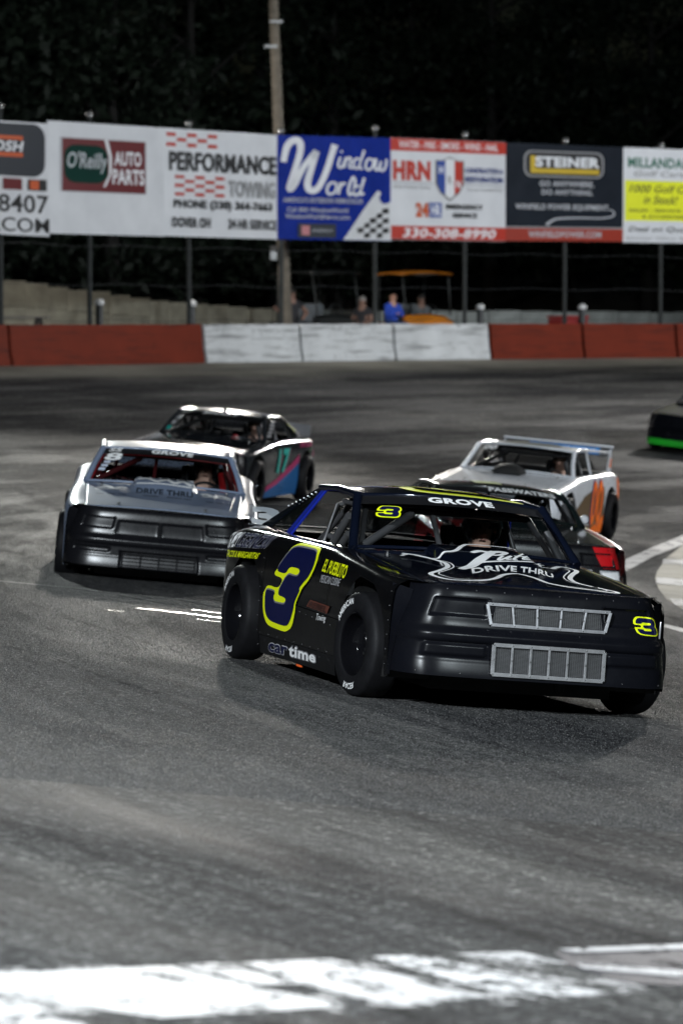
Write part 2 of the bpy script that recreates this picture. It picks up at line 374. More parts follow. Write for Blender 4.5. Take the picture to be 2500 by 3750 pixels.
for pts, w in (([(-3.3, 32.2), (-3.01, 31.19), (-2.59, 29.46), (-1.86, 27.1), (-1.18, 25.09), (-0.73, 24.0)], 0.035), ([(-2.9, 25.6), (-2.35, 24.37), (-1.89, 23.28), (-1.45, 22.04), (-1.0, 21.0)], 0.04),
               ([(-4.6, 50), (-3.6, 46), (-2.9, 42), (-2.5, 38), (-2.3, 35)], 0.2), ([(4.5, 72), (2.2, 68), (0.4, 64.5)], 0.2)):
    strip('rubber_streak', pts, w, RUB)

# loose stone of the surface standing proud of the binder, near the camera's focus
def aggregate():
    import numpy as np
    rng = np.random.default_rng(5); n = 270000
    y = 15.5 + 19.5 * rng.random(n) ** 1.15; x = (rng.random(n) * 2 - 1) * (y * .0975 + .1)
    r = np.hypot(x - CX, y - CY); d = y - 24; k = .012 * .5 * (np.sqrt(d * d + 16) + d) - .024
    t = np.clip((r - 53) / (RW - .5 - 53), 0, 1); z = .09 * (r - R3) - k * (1 - t * t * (3 - 2 * t))
    s = .0028 + .0045 * rng.random(n) ** 2; h = .0015 + .0035 * rng.random(n); a = rng.random(n) * 6.283
    v = np.empty((n, 5, 3), np.float32)
    for i in range(4):
        q = a + i * 1.5708 + (rng.random(n) - .5) * .7; m = s * (.75 + .5 * rng.random(n)); v[:, i, 0] = x + m * np.cos(q) - CX; v[:, i, 1] = y + m * np.sin(q) - CY; v[:, i, 2] = z - .001
    v[:, 4, 0] = x - CX + (rng.random(n) - .5) * s; v[:, 4, 1] = y - CY + (rng.random(n) - .5) * s; v[:, 4, 2] = z + h
    o = np.arange(n)[:, None, None] * 5; f = (np.array([[0, 1, 4], [1, 2, 4], [2, 3, 4], [3, 0, 4]])[None] + o).reshape(-1)
    me = bpy.data.meshes.new('loose_aggregate'); me.vertices.add(n * 5); me.vertices.foreach_set('co', v.reshape(-1)); me.loops.add(n * 12); me.loops.foreach_set('vertex_index', f.astype(np.int32))
    me.polygons.add(n * 4); me.polygons.foreach_set('loop_start', np.arange(0, n * 12, 3, dtype=np.int32)); me.update(calc_edges=True)
    tm = NT('aggregate_stone'); g = tm.new('ShaderNodeNewGeometry'); tm.link(tm.ramp(g.outputs['Random Per Island'], [(0, (.012, .012, .013)), (.5, (.036, .036, .038)), (.88, (.085, .085, .084)), (1, (.20, .195, .19))]), tm.p.inputs['Base Color']); tm.set(**{'Roughness': .55, 'Specular IOR Level': .4})
    me.materials.append(tm.mat); ob = bpy.data.objects.new('loose_aggregate', me); COL.objects.link(ob); ob.location = (CX, CY, 0); tag(ob, 'fine stone grit of the asphalt surface', 'grit', kind='stuff')
aggregate()

# ------------------------------------------------------------------ barrier wall
def scuffed(name, col, scuff, amt):
    t = NT(name); c = t.coord(); mp = t.new('ShaderNodeMapping'); mp.inputs['Scale'].default_value = (.5, .5, 6); t.link(c, mp.inputs['Vector'])
    st = t.noise(1.3, mp.outputs[0], 6, .65); bl = t.noise(3, c, 6, .7); base = t.ramp(t.noise(1.1, c, 4), [(.3, tuple(x * .82 for x in col)), (.7, tuple(x * 1.08 for x in col))])
    f = t.ramp(st, [(.50, (0, 0, 0)), (.66, (1, 1, 1))]); g = t.ramp(bl, [(.60, (0, 0, 0)), (.68, (1, 1, 1))])
    k = t.math('MINIMUM', t.math('ADD', t.math('MULTIPLY', f, amt), t.math('MULTIPLY', g, amt * .9)), 1.0)
    t.link(t.mix(k, base, scuff), t.p.inputs['Base Color']); t.set(**{'Roughness': .75, 'Specular IOR Level': .15}); t.bump(t.noise(20, c, 4), .3, .006); return t.mat
WHITEC = scuffed('white_painted_concrete', (.62, .63, .64), (.12, .12, .12), .75)
REDC = scuffed('red_painted_concrete', (.16, .024, .011), (.06, .014, .010), .6)
edges = [-1050, -680, -310, 45, 755, 1108, 1450, 1800, 2140, 2480, 2800, 3100, 3400, 3700]
cols = 'rrrrwwwrrrrrr'
lab = {3: 'long red barrier left of the white barriers, fully in view', 4: 'leftmost white concrete barrier, below the utility pole', 5: 'middle white concrete barrier, below the person in the blue hoodie', 6: 'rightmost white concrete barrier, below the orange golf cart',
       2: 'red barrier at the left edge of the photo', 0: 'red barrier two places beyond the left edge of the photo', 1: 'red barrier one place beyond the left edge of the photo', 10: 'red barrier one place beyond the right edge of the photo', 11: 'red barrier two places beyond the right edge of the photo', 12: 'red barrier three places beyond the right edge of the photo', 7: 'red concrete barrier just right of the white barriers', 8: 'second red barrier right of the white ones, near the right edge', 9: 'red barrier cut by the right edge of the photo'}
for i, (a, b) in enumerate(zip(edges, edges[1:])):
    if i not in lab: continue
    A, Bp = circ(a + 5, RW), circ(b - 5, RW); A2, B2 = circ(a + 5, RW + .36), circ(b - 5, RW + .36)
    dA = Vector((A2[0] - A[0], A2[1] - A[1])).normalized()
    m = MB(); prof = [(0.0, -0.15), (0.0, 0.10), (0.05, 0.30), (0.09, 0.80), (0.115, 0.87), (0.26, 0.87), (0.29, 0.80), (0.34, 0.30), (0.38, -0.15)]
    n = 8; v = []
    for k in range(n + 1):
        t = k / n; x, y = A[0] + (Bp[0] - A[0]) * t, A[1] + (Bp[1] - A[1]) * t
        o = Vector((x - CX, y - CY)).normalized(); z0 = gz(x, y)
        for (w, h) in prof: v.append((x + o.x * w, y + o.y * w, z0 + h + 0.006 * math.sin(k * 2.1 + i)))
    L = len(prof); f = [(k * L + j, k * L + j + 1, (k + 1) * L + j + 1, (k + 1) * L + j) for k in range(n) for j in range(L - 1)]
    f += [tuple(range(L)), tuple(n * L + j for j in range(L))[::-1]]
    m.add(v, f); o = m.build('concrete_barrier', WHITEC if cols[i] == 'w' else REDC, smooth=30, bevel=0.012)
    tag(o, lab[i], 'barrier', 'barriers along the outside of the turn')

# ------------------------------------------------------------------ catch fence and billboards
STEEL = pm('galvanised_steel', (0.035, 0.038, 0.038), 0.7, metal=0.1, spec=.2, var=0.2, vs=8)
CAPM = pm('bright_cap_metal', (0.75, 0.75, 0.75), 0.2, metal=0.9)
DARKP = pm('dark_post_paint', (0.03, 0.032, 0.034), 0.5, var=0.2)
fence = empty('catch_fence', circ(1250, RW + .55) + (ZB,)); fl = Vector(fence.location)
tag(fence, 'tall wire catch fence of steel posts and cables carrying the billboards', 'fence')
RF = RW + 0.55
post_px = [-390, 5, 330, 693, 1030, 1372, 1700, 2065, 2415, 2780]
for px in post_px:
    x, y = circ(px, RF); top = 6.95 - 0.13 * (y - 84) / 8 + (0.18 if px > 1200 else -0.05)
    m = MB().tube([(x - fl.x, y - fl.y, -0.3), (x - fl.x, y - fl.y, top - fl.z)], 0.055, 12); po = m.build('post', STEEL, fence)
    m = MB().lathe([(0.0, .11), (0.05, .1), (0.085, .05), (0.09, 0), (0.06, -0.03), (0.0, -.03)], 14, (x - fl.x, y - fl.y, top - fl.z)); m.build('post_cap', CAPM, po)
for h in (0.95, 1.75, 2.62, 3.15):
    pts = []
    for k in range(61):
        px = -390 + 3170 * k / 60; x, y = circ(px, RF - 0.06); pts.append((x - fl.x, y - fl.y, h + 0.025 * math.sin(k * 0.9 + h * 7)))
    MB().tube(pts, 0.007, 5).build('cable', DARKP, fence)

def PR(c, name=None, rough=0.35): return pm(name or 'print_%02x%02x%02x' % tuple(int(255 * x) for x in c), c, rough, var=0.04, spec=0.5)
WHT, BLK, RED, NAVY, GRYP = PR((.72, .73, .76), 'print_white'), PR((.02, .02, .022), 'print_black'), PR((.45, .035, .02), 'print_red'), PR((.02, .04, .2), 'print_navy'), PR((.3, .3, .31), 'print_grey')
SIGNW = NT('sign_white_vinyl'); _c = SIGNW.coord(); SIGNW.link(SIGNW.ramp(SIGNW.noise(1.2, _c, 3), [(0.3, (.62, .63, .66)), (0.7, (.72, .73, .76))]), SIGNW.p.inputs['Base Color']); SIGNW.set(Roughness=0.2); SIGNW.bump(SIGNW.noise(1.6, _c, 2), 0.35, 0.05); SIGNW = SIGNW.mat
def vinyl(name, c):
    t = NT(name); k = t.coord(); t.link(t.ramp(t.noise(1.5, k, 3), [(0.3, tuple(x * .85 for x in c)), (0.7, tuple(x * 1.1 for x in c))]), t.p.inputs['Base Color']); t.set(Roughness=0.2); t.bump(t.noise(1.6, k, 2), 0.35, 0.05); return t.mat
class Board:
    def __init__(s, px0, px1, yt0, yt1, yb0, yb1, mat, label, rad=RF - 0.13, groupless=False):
        s.A = Vector(circ(px0, rad)); s.B = Vector(circ(px1, rad))
        def zz(py, d): return CAMZ + (1168 - py) / 13000 * d
        s.q = [(s.A.x, s.A.y, zz(yb0, s.A.y)), (s.A.x, s.A.y, zz(yt0, s.A.y)), (s.B.x, s.B.y, zz(yt1, s.B.y)), (s.B.x, s.B.y, zz(yb1, s.B.y))]
        d = (s.B - s.A).normalized(); s.n = Vector((d.y, -d.x, 0))         # towards the track
        mid = sum((Vector(p) for p in s.q), Vector()) / 4; s.o = Vector((mid.x, mid.y, s.q[0][2]))
        m = MB(); f = [Vector(p) - s.o for p in s.q]; b = [p - s.n * 0.04 for p in f]
        nu = 10
        m.grid(lambda u, v: s.pt(u, v, 0), nu, 4); m.grid(lambda u, v: s.pt(u, v, -0.04), nu, 4)
        m.add(f + b, [(0, 1, 5, 4), (1, 2, 6, 5), (2, 3, 7, 6), (3, 0, 4, 7)])
        s.root = m.build('billboard', mat, smooth=0); s.root.location = s.o
        tag(s.root, label, 'billboard', 'advertising billboards on the fence'); s.k = 0
    def pt(s, u, v, w):
        q = [Vector(p) for p in s.q]
        p = q[0] * (1-u)*(1-v) + q[1] * (1-u)*v + q[2] * u*v + q[3] * u*(1-v)
        return p - s.o + s.n * w
    def mp(s):
        s.k += 1; w = 0.003 + 0.0012 * s.k
        return lambda u, v: s.pt(u, v, w)
    def rect(s, u0, v0, u1, v1, mat, sh=0, name='print_panel'): return ppoly(rectq(u0, v0, u1, v1, sh), s.mp(), mat, s.root, name, 0)
    def poly(s, pts, mat, name='print_shape'): return ppoly(pts, s.mp(), mat, s.root, name, 0)
    def text(s, t, u0, v0, u1, v1, mat, bold=.02, sh=0): return ptext(t, rectq(u0, v0, u1, v1, sh), s.mp(), mat, s.root, bold, step=0)
    def stroke(s, st, mat, name='script_lettering'): return pstrokes(st, s.mp(), mat, s.root, name)
def rrect(u0, v0, u1, v1, r, ry=None, n=5):
    ry = ry or r; out = []
    for cx, cy, a0 in ((u1 - r, v1 - ry, 0), (u0 + r, v1 - ry, 90), (u0 + r, v0 + ry, 180), (u1 - r, v0 + ry, 270)):
        for k in range(n + 1): a = R(a0 + 90 * k / n); out.append((cx + r * math.cos(a), cy + ry * math.sin(a)))
    return out
def checker(b, u0, v0, u1, v1, nc, nr, mat, sh=0.0, par=0):
    for i in range(nc):
        for j in range(nr):
            if (i + j) % 2 == par:
                a, c = u0 + (u1 - u0) * i / nc, u0 + (u1 - u0) * (i + 1) / nc; d, e = v0 + (v1 - v0) * j / nr, v0 + (v1 - v0) * (j + 1) / nr
                dy = -0.02 * (i / nc)
                b.poly([(a, d + dy), (a, e + dy), (c, e + dy), (c, d + dy)], mat, 'checker_square')
ORG = PR((.55, .10, .03), 'print_orange_red'); GREENP = PR((.02, .13, .08), 'print_green'); YEL = PR((.75, .78, .02), 'print_yellow')
DRED = PR((.12, .008, .012), 'print_dark_red'); BLUE = PR((.02, .06, .30), 'print_blue'); DGREY = PR((.025, .03, .04), 'print_charcoal'); LGR = PR((.42, .43, .46), 'print_pale_grey')
# oil company, cut by the left edge
b = Board(-580, 185, 407, 456, 830, 867, SIGNW, 'white billboard with dark rounded sign and phone number, cut by left edge')
_e = lambda u: (u * 435 + 330) / 765
b.poly(rrect(_e(-0.02), .52, _e(.96), .985, .06, .12), DGREY); b.rect(_e(.1), .72, _e(.76), .85, ORG); b.rect(_e(.1), .728, _e(.76), .842, DGREY)
b.rect(_e(.1), .84, _e(.76), .875, ORG); b.rect(_e(.1), .69, _e(.76), .722, ORG)
b.text('McINTOSH', _e(.10), .735, _e(.75), .83, WHT, .03, .01); b.text('OIL CO.', _e(.25), .585, _e(.48), .645, WHT, .02, .03)
for u in (.30, .58, .80): b.rect(_e(u), .40, _e(u + .17), .50, DRED if u < .7 else BLK); 
b.rect(_e(.82), .41, _e(.90), .49, ORG)
b.text('330-343-8407', _e(-.28), .20, _e(.985), .36, BLK, 0.01); b.text('MCINTOSHOIL.COM', _e(-.75), .03, _e(.99), .155, BLK, 0.005)
# auto parts
b = Board(180, 606, 444, 471, 855, 866, SIGNW, 'white billboard with a dark red auto parts sign')
b.rect(.095, .375, .835, .865, LGR); b.rect(.115, .385, .825, .855, DRED)
b.poly(rrect(.13, .46, .50, .80, .1, .1), pm('print_green_gloss', (.012, .045, .036), .15, coat=.8, var=.1)); b.text("O'Reilly", .145, .55, .485, .74, LGR, .02, .02)
b.poly([(.47, .86), (.50, .86), (.535, .70), (.53, .55), (.48, .43), (.46, .43), (.51, .55), (.51, .70)], WHT); 
b.text('AUTO', .555, .63, .79, .76, WHT, .03); b.text('PARTS', .54, .46, .815, .60, WHT, .03)
# towing
b = Board(598, 1016, 470, 497, 864, 877, SIGNW, 'white billboard with red checkers reading performance towing')
b2 = lambda u0, v0, u1, v1, nc, nr: [b.poly([(u0 + (u1 - u0) * i / nc, v0 + (v1 - v0) * j / nr), (u0 + (u1 - u0) * i / nc, v0 + (v1 - v0) * (j + .72) / nr), (u0 + (u1 - u0) * (i + .92) / nc, v0 + (v1 - v0) * (j + .72) / nr), (u0 + (u1 - u0) * (i + .92) / nc, v0 + (v1 - v0) * j / nr)], RED, 'checker_square') for i in range(nc) for j in range(nr) if (i + j) % 2 == 0]
b2(.03, .835, .47, .975, 5, 3); b2(.10, .38, .53, .58, 5, 5)
b.text('PERFORMANCE', .05, .61, .985, .79, BLK, .035); b.text('TOWING', .56, .385, .975, .545, GRYP, .035)
b.text('PHONE (330) 364-7663', .085, .245, .945, .345, BLK, .035); b.text('DOVER OH', .075, .085, .40, .18, BLK, .035); b.text('24 HR SERVICE', .555, .085, .985, .18, BLK, .03)
# blue window board
b = Board(1014, 1430, 496, 508, 876, 883, vinyl('sign_blue_vinyl', (.012, .03, .25)), 'blue billboard with large white script W and checkered corner')
W = lambda pts: [((x - 50) / 1350, 1 - (y - 60) / 1220) for x, y in pts]
b.stroke([(W([(125, 375), (165, 200), (230, 125), (300, 125), (325, 200), (300, 330), (235, 540), (195, 690), (250, 640), (360, 430), (460, 300), (510, 240)]), [.05, .06, .065, .065, .06, .055, .055, .06, .055, .05, .05, .055]),
          (W([(510, 240), (450, 440), (405, 600), (420, 690), (490, 700), (560, 620), (640, 430), (690, 270), (725, 160)]), [.055, .055, .06, .06, .06, .055, .055, .055, .06])], WHT)
sc = lambda st, w: [(W(p), w) for p in st]
b.stroke(sc([[(790, 300), (765, 380), (775, 420), (810, 415), (850, 330)], [(855, 300), (835, 425)], [(840, 370), (890, 305), (915, 330), (895, 410), (925, 425), (960, 390)], [(1020, 320), (970, 320), (945, 390), (970, 430), (1010, 405), (1075, 215)], [(1030, 340), (1020, 420), (1060, 430)],
             [(1150, 310), (1110, 330), (1090, 400), (1120, 445), (1165, 420), (1185, 350), (1150, 310)], [(1190, 330), (1220, 320), (1205, 420), (1240, 440), (1280, 340), (1265, 430), (1300, 450), (1335, 400), (1345, 315)], [(800, 225), (808, 250)]], .021), WHT)
b.stroke(sc([[(720, 600), (660, 620), (630, 690), (655, 740), (720, 720), (745, 650), (720, 600)], [(790, 600), (765, 740)], [(775, 680), (820, 610), (850, 620)], [(940, 525), (900, 620), (885, 710), (905, 745), (945, 700), (965, 580), (940, 525)], [(1020, 640), (970, 650), (945, 710), (975, 750), (1025, 700), (1075, 540)], [(1040, 650), (1030, 735), (1075, 720)]], .023), WHT)
b.text("AMERICA'S EXTERIOR REMODELER", .05, .355, .75, .405, LGR, .02); b.text('Call 800 WindowWorld', .085, .265, .615, .31, LGR, .02); b.text('WindowWorldHeron.com', .07, .20, .63, .245, LGR, .02)
b.poly(W([(820, 1275), (940, 1100), (1060, 920), (1200, 730), (1230, 690), (1265, 695), (1275, 730), (1255, 760), (1260, 800), (1295, 840), (1340, 840), (1395, 815), (1400, 1275)]), PR((.6, .61, .63), 'print_paper'))
for i in range(7):
    for j in range(8):
        if (i + j) % 2: continue
        x0 = 985 + i * 75; y0 = 820 + j * 58
        pts = [(x0 + 12 * (i % 2), y0 - 30), (x0 + 75, y0 - 45), (x0 + 85, y0 + 13), (x0 + 10, y0 + 25)]
        c = (x0 + 40, y0)
        if c[1] > 815 + (1395 - c[0]) * .62 + 30 and c[0] < 1370 and c[1] < 1265: b.poly(W(pts), BLK, 'checker_square')
b.rect(.175, .02, .505, .155, DGREY); b.rect(.205, .045, .275, .135, PR((.5, .2, .22), 'print_pink')); b.text('ENERGY', .30, .075, .48, .105, LGR, 0)
# restoration board
b = Board(1428, 1849, 506, 524, 876, 884, SIGNW, 'white and red billboard with a shield, between the blue and black boards')
b.rect(0, .875, 1, .998, RED); b.rect(0, .003, 1, .135, RED)
b.text('WATER - FIRE - SMOKE - WIND - HAIL', .07, .905, .93, .975, WHT, .02); b.text('330-308-8990', .10, .02, .90, .115, WHT, .03, .02)
b.text('HRN', .02, .585, .34, .78, RED, .06); b.rect(.01, .555, .36, .57, LGR); b.text('When Disaster Strikes', .02, .505, .34, .54, GRYP, 0)
sh = lambda k: [(.505 + (x - .505) * k, .60 + (y - .60) * k) for x, y in [(.38, .80), (.44, .80), (.505, .835), (.57, .80), (.63, .80), (.63, .56), (.59, .47), (.505, .385), (.42, .47), (.38, .56)]]
b.poly(sh(1.0), GRYP); b.poly(sh(.93), BLK)
b.poly([(.395, .785), (.465, .79), (.465, .45), (.425, .49), (.395, .565)], BLUE); b.poly([(.465, .80), (.505, .815), (.545, .80), (.545, .45), (.505, .41), (.465, .45)], WHT); b.poly([(.545, .79), (.615, .785), (.615, .565), (.585, .49), (.545, .45)], RED)
b.text('H', .41, .66, .45, .74, WHT, .03); b.text('R', .485, .56, .525, .64, GRYP, .03); b.text('N', .56, .52, .60, .60, WHT, .03)
b.text('CONSTRUCTION &', .64, .675, .97, .73, NAVY, .03); b.text('RESTORATION', .64, .585, .97, .645, NAVY, .03); b.rect(.63, .555, .97, .568, LGR); b.text('You can Trust the Chief', .65, .495, .96, .535, GRYP, 0)
b.text('24', .21, .225, .32, .37, ORG, .05); b.rect(.325, .225, .43, .37, BLUE); b.text('HR', .34, .24, .42, .355, WHT, .04); b.text('EMERGENCY', .47, .31, .79, .36, BLK, .035); b.text('SERVICE', .53, .225, .74, .275, BLK, .035)
# power equipment board
b = Board(1848, 2277, 524, 541, 883, 886, vinyl('sign_black_vinyl', (.018, .022, .03)), 'black billboard with a yellow-edged white name panel and red strip')
b.rect(0, .003, 1, .135, PR((.30, .03, .015), 'print_brick')); b.rect(0, .135, 1, .15, GRYP); b.text('WINFIELDPOWER.COM', .19, .04, .81, .105, LGR, .03)
b.poly(rrect(.15, .66, .83, .93, .06, .09), GRYP); b.poly(rrect(.165, .675, .815, .915, .05, .08), BLK)
b.poly([(.205, .70), (.205, .88), (.25, .88), (.25, .75), (.79, .75), (.79, .70)], PR((.55, .38, .03), 'print_amber')); b.text('STEINER', .245, .765, .795, .875, WHT, .05)
b.text('GO ANYWHERE.', .28, .565, .745, .625, LGR, .03); b.text('DO ANYTHING.', .30, .48, .735, .535, LGR, .03); b.text('WINFIELD POWER EQUIPMENT.', .08, .315, .88, .385, LGR, .03)
b.stroke([([(.34, .17), (.42, .23), (.6, .245), (.8, .245), (.91, .27), (.91, .32), (.87, .34)], [.03, .02, .016, .015, .015, .012, .006])], LGR, 'swoosh')
# golf cart dealer
b = Board(2277, 2700, 541, 558, 888, 892, SIGNW, 'white and yellow billboard cut by the right edge of the photo')
b.rect(.015, .23, .99, .655, YEL); b.text('MILLANDALE', .04, .79, .60, .90, GREENP, .03, 0); b.text('Golf Carts', .08, .70, .55, .76, GRYP, .02, .02)
b.text('1000 Golf Carts', .05, .53, .66, .61, BLK, .01, .02); b.text('in Stock!', .17, .41, .45, .50, BLK, .01, .02); b.text('SALES - SERVICE - RENTALS', .05, .325, .80, .355, BLK, .02); b.text('& ACCESSORIES', .16, .26, .55, .29, BLK, .02); b.text('Deal on Quality Carts', .04, .10, .85, .17, BLK, .01, .02); b.text('Dover Ohio Route 39', .03, .03, .80, .06, GRYP, .01)

# ------------------------------------------------------------------ behind the wall
def at(px, py, d): return Vector(((px - 1250) / 13000 * d, d, CAMZ + (1168 - py) / 13000 * d))
BLOCK = pm('weathered_block_concrete', (0.36, 0.34, 0.27), 0.8, var=0.18, vs=2.5, bump=0.35, bs=18, dirt=0.3)
GREYB = pm('grey_block_concrete', (0.26, 0.28, 0.27), 0.8, var=0.2, vs=2.5, bump=0.3, bs=18, dirt=0.3)
def block_wall(label, RB, cols, mat, base):
    r0 = empty('block_wall', circ((cols[0][0] + cols[-1][1]) / 2, RB) + (base,)); o = Vector(r0.location); tag(r0, label, 'wall')
    for i, (p0, p1, ty) in enumerate(cols):
        A, B2 = Vector(circ(p0 + 1.2, RB)), Vector(circ(p1 - 1.2, RB)); d = A.y
        top = CAMZ + (1168 - ty) / 13000 * d - base; mid = (A + B2) / 2; n = Vector((mid.x - CX, mid.y - CY)).normalized()
        h = 0.0; nb = max(1, round(top / 0.62)); bh = top / nb
        for k in range(nb):
            j = random.uniform(-.012, .012); m = MB(); a = A + n * j; c = B2 + n * j
            pts = [(a.x, a.y), (c.x, c.y), (c.x + n.x * .55, c.y + n.y * .55), (a.x + n.x * .55, a.y + n.y * .55)]
            m.hexa([(x - o.x, y - o.y, k * bh + .006) for x, y in pts] + [(x - o.x, y - o.y, (k + 1) * bh - .006) for x, y in pts])
            m.build('block', mat, r0, smooth=0, bevel=.015)
    return r0
block_wall('stepped retaining wall of tan concrete blocks behind the fence on the left', 79, [(-330, -240, 985), (-240, -150, 995), (-150, -70, 1005), (-70, 8, 1015), (8, 100, 1026), (100, 180, 1036), (180, 255, 1050), (255, 330, 1060), (330, 408, 1066), (408, 480, 1080), (480, 552, 1090), (552, 622, 1100), (622, 690, 1106), (690, 765, 1112), (765, 838, 1116), (838, 905, 1122), (905, 1000, 1128), (1000, 1080, 1134)], BLOCK, ZB)
block_wall('low grey block wall behind the fence on the right', 82, [(1080 + i * 118, 1198 + i * 118, 1131 + (i % 3) * 2 + i * .8) for i in range(14)], GREYB, ZB)
LIDW = pm('white_cap_paint', (.7, .7, .7), .4)
for px, y, lb in ((365, 1098, 'dark bollard with a pale cap behind the red barrier, left of a fence post'), (703, 1102, 'dark bollard with a pale cap just left of the white barriers'), (1757, 1116, 'dark bollard with a round white cap above the rightmost white barrier'), (2130, 1116, 'dark bollard with a round white cap beside the red box')):
    X, Y = circ(px, RW + 1.6); top = CAMZ + (1168 - y) / 13000 * Y - ZB
    bo = MB().lathe([(.0, 0), (.10, 0), (.10, .03), (.085, .05), (.085, top - .12), (.075, top - .1)], 16).build('bollard', DARKP); bo.location = (X, Y, ZB)
    tag(bo, lb, 'bollard', 'bollards behind the wall')
    MB().lathe([(.075, top - .12), (.11, top - .11), (.12, top - .05), (.09, top), (.04, top + .025), (0, top + .03)], 16).build('cap', LIDW, bo)
rb = MB().box((0, 0, .35), (.95, .6, .7)).build('equipment_box', pm('red_box_paint', (.30, .02, .02), .4), bevel=.04, smooth=40); X, Y = circ(2078, RW + 3.5); rb.location = (X, Y, ZB + .3); rb.rotation_euler = (0, 0, R(40))
tag(rb, 'small red box behind the red barrier near the right bollard', 'box')
MB().box((0, 0, .74), (.99, .64, .07)).build('lid', MAT['red_box_paint'], rb, bevel=.02); MB().box((0.1, -.33, .42), (.3, .05, .14)).build('label_plate', LIDW, rb)
MB().box((0, 0, -.15), (.9, .55, .3)).build('base', DARKP, rb)
# picnic table far left
TBL = pm('table_wood', (.06, .055, .05), .7)
pt = empty('picnic_table', circ(40, RW + 6.5) + (ZB,)); tag(pt, 'dark picnic table behind the fence at the left edge', 'table'); pt.rotation_euler = (0, 0, R(20))
for k in range(4): MB().box((0, -.33 + k * .22, .78 + .25), (1.8, .2, .05)).build('plank', TBL, pt, bevel=.01)
for s in (-1, 1):
    MB().box((0, s * .75, .75), (1.8, .28, .05)).build('bench', TBL, pt, bevel=.01)
    for e in (-1, 1): MB().tube([(s * .7, e * .75, 0), (s * .7, e * .15, 1.0)], .05, 8).build('leg', TBL, pt)
    MB().box((s * .7, 0, .7), (.06, 1.6, .09)).build('crossbar', TBL, pt)

# ------------------------------------------------------------------ people (one skinned surface each)
SKIN = pm('skin', (.42, .22, .15), .5, var=.08)
def person(name, joints, bones, mats, root=0, sub=2):
    """joints: key -> (pos, radius, material index)"""
    keys = list(joints); idx = {k: i for i, k in enumerate(keys)}
    me = bpy.data.meshes.new(name); me.from_pydata([joints[k][0] for k in keys], [(idx[a], idx[b]) for a, b in bones], []); o = bpy.data.objects.new(name, me); COL.objects.link(o)
    sk = o.modifiers.new('skin', 'SKIN'); sk.use_smooth_shade = True
    for k in keys:
        sv = me.skin_vertices[0].data[idx[k]]; rr = joints[k][1]; sv.radius = rr if isinstance(rr, tuple) else (rr, rr); sv.use_root = (idx[k] == root)
    su = o.modifiers.new('sub', 'SUBSURF'); su.levels = su.render_levels = sub
    dg = bpy.context.evaluated_depsgraph_get(); nm = bpy.data.meshes.new_from_object(o.evaluated_get(dg)); o.modifiers.clear(); o.data = nm
    nm.materials.clear()
    for m in mats: nm.materials.append(m)
    segs = [(Vector(joints[a][0]), Vector(joints[b][0]), joints[a][2], joints[b][2]) for a, b in bones]
    for p in nm.polygons:
        c = p.center; best = None
        for A, B2, ma, mb in segs:
            ab = B2 - A; t = max(0, min(1, (c - A).dot(ab) / max(ab.length_squared, 1e-9))); d = (A + ab * t - c).length
            if best is None or d < best[0]: best = (d, ma if t < .5 else mb)
        p.material_index = best[1]; p.use_smooth = True
    return o
BN = [('hip', 'belly'), ('belly', 'chest'), ('chest', 'neck'), ('neck', 'head'), ('head', 'crown'), ('chest', 'shL'), ('shL', 'elL'), ('elL', 'wrL'), ('wrL', 'haL'), ('chest', 'shR'), ('shR', 'elR'), ('elR', 'wrR'), ('wrR', 'haR'), ('hip', 'hiL'), ('hiL', 'knL'), ('knL', 'anL'), ('anL', 'toL'), ('hip', 'hiR'), ('hiR', 'knR'), ('knR', 'anR'), ('anR', 'toR')]
SKD = pm('shaded_skin', (.2, .11, .08), .6)
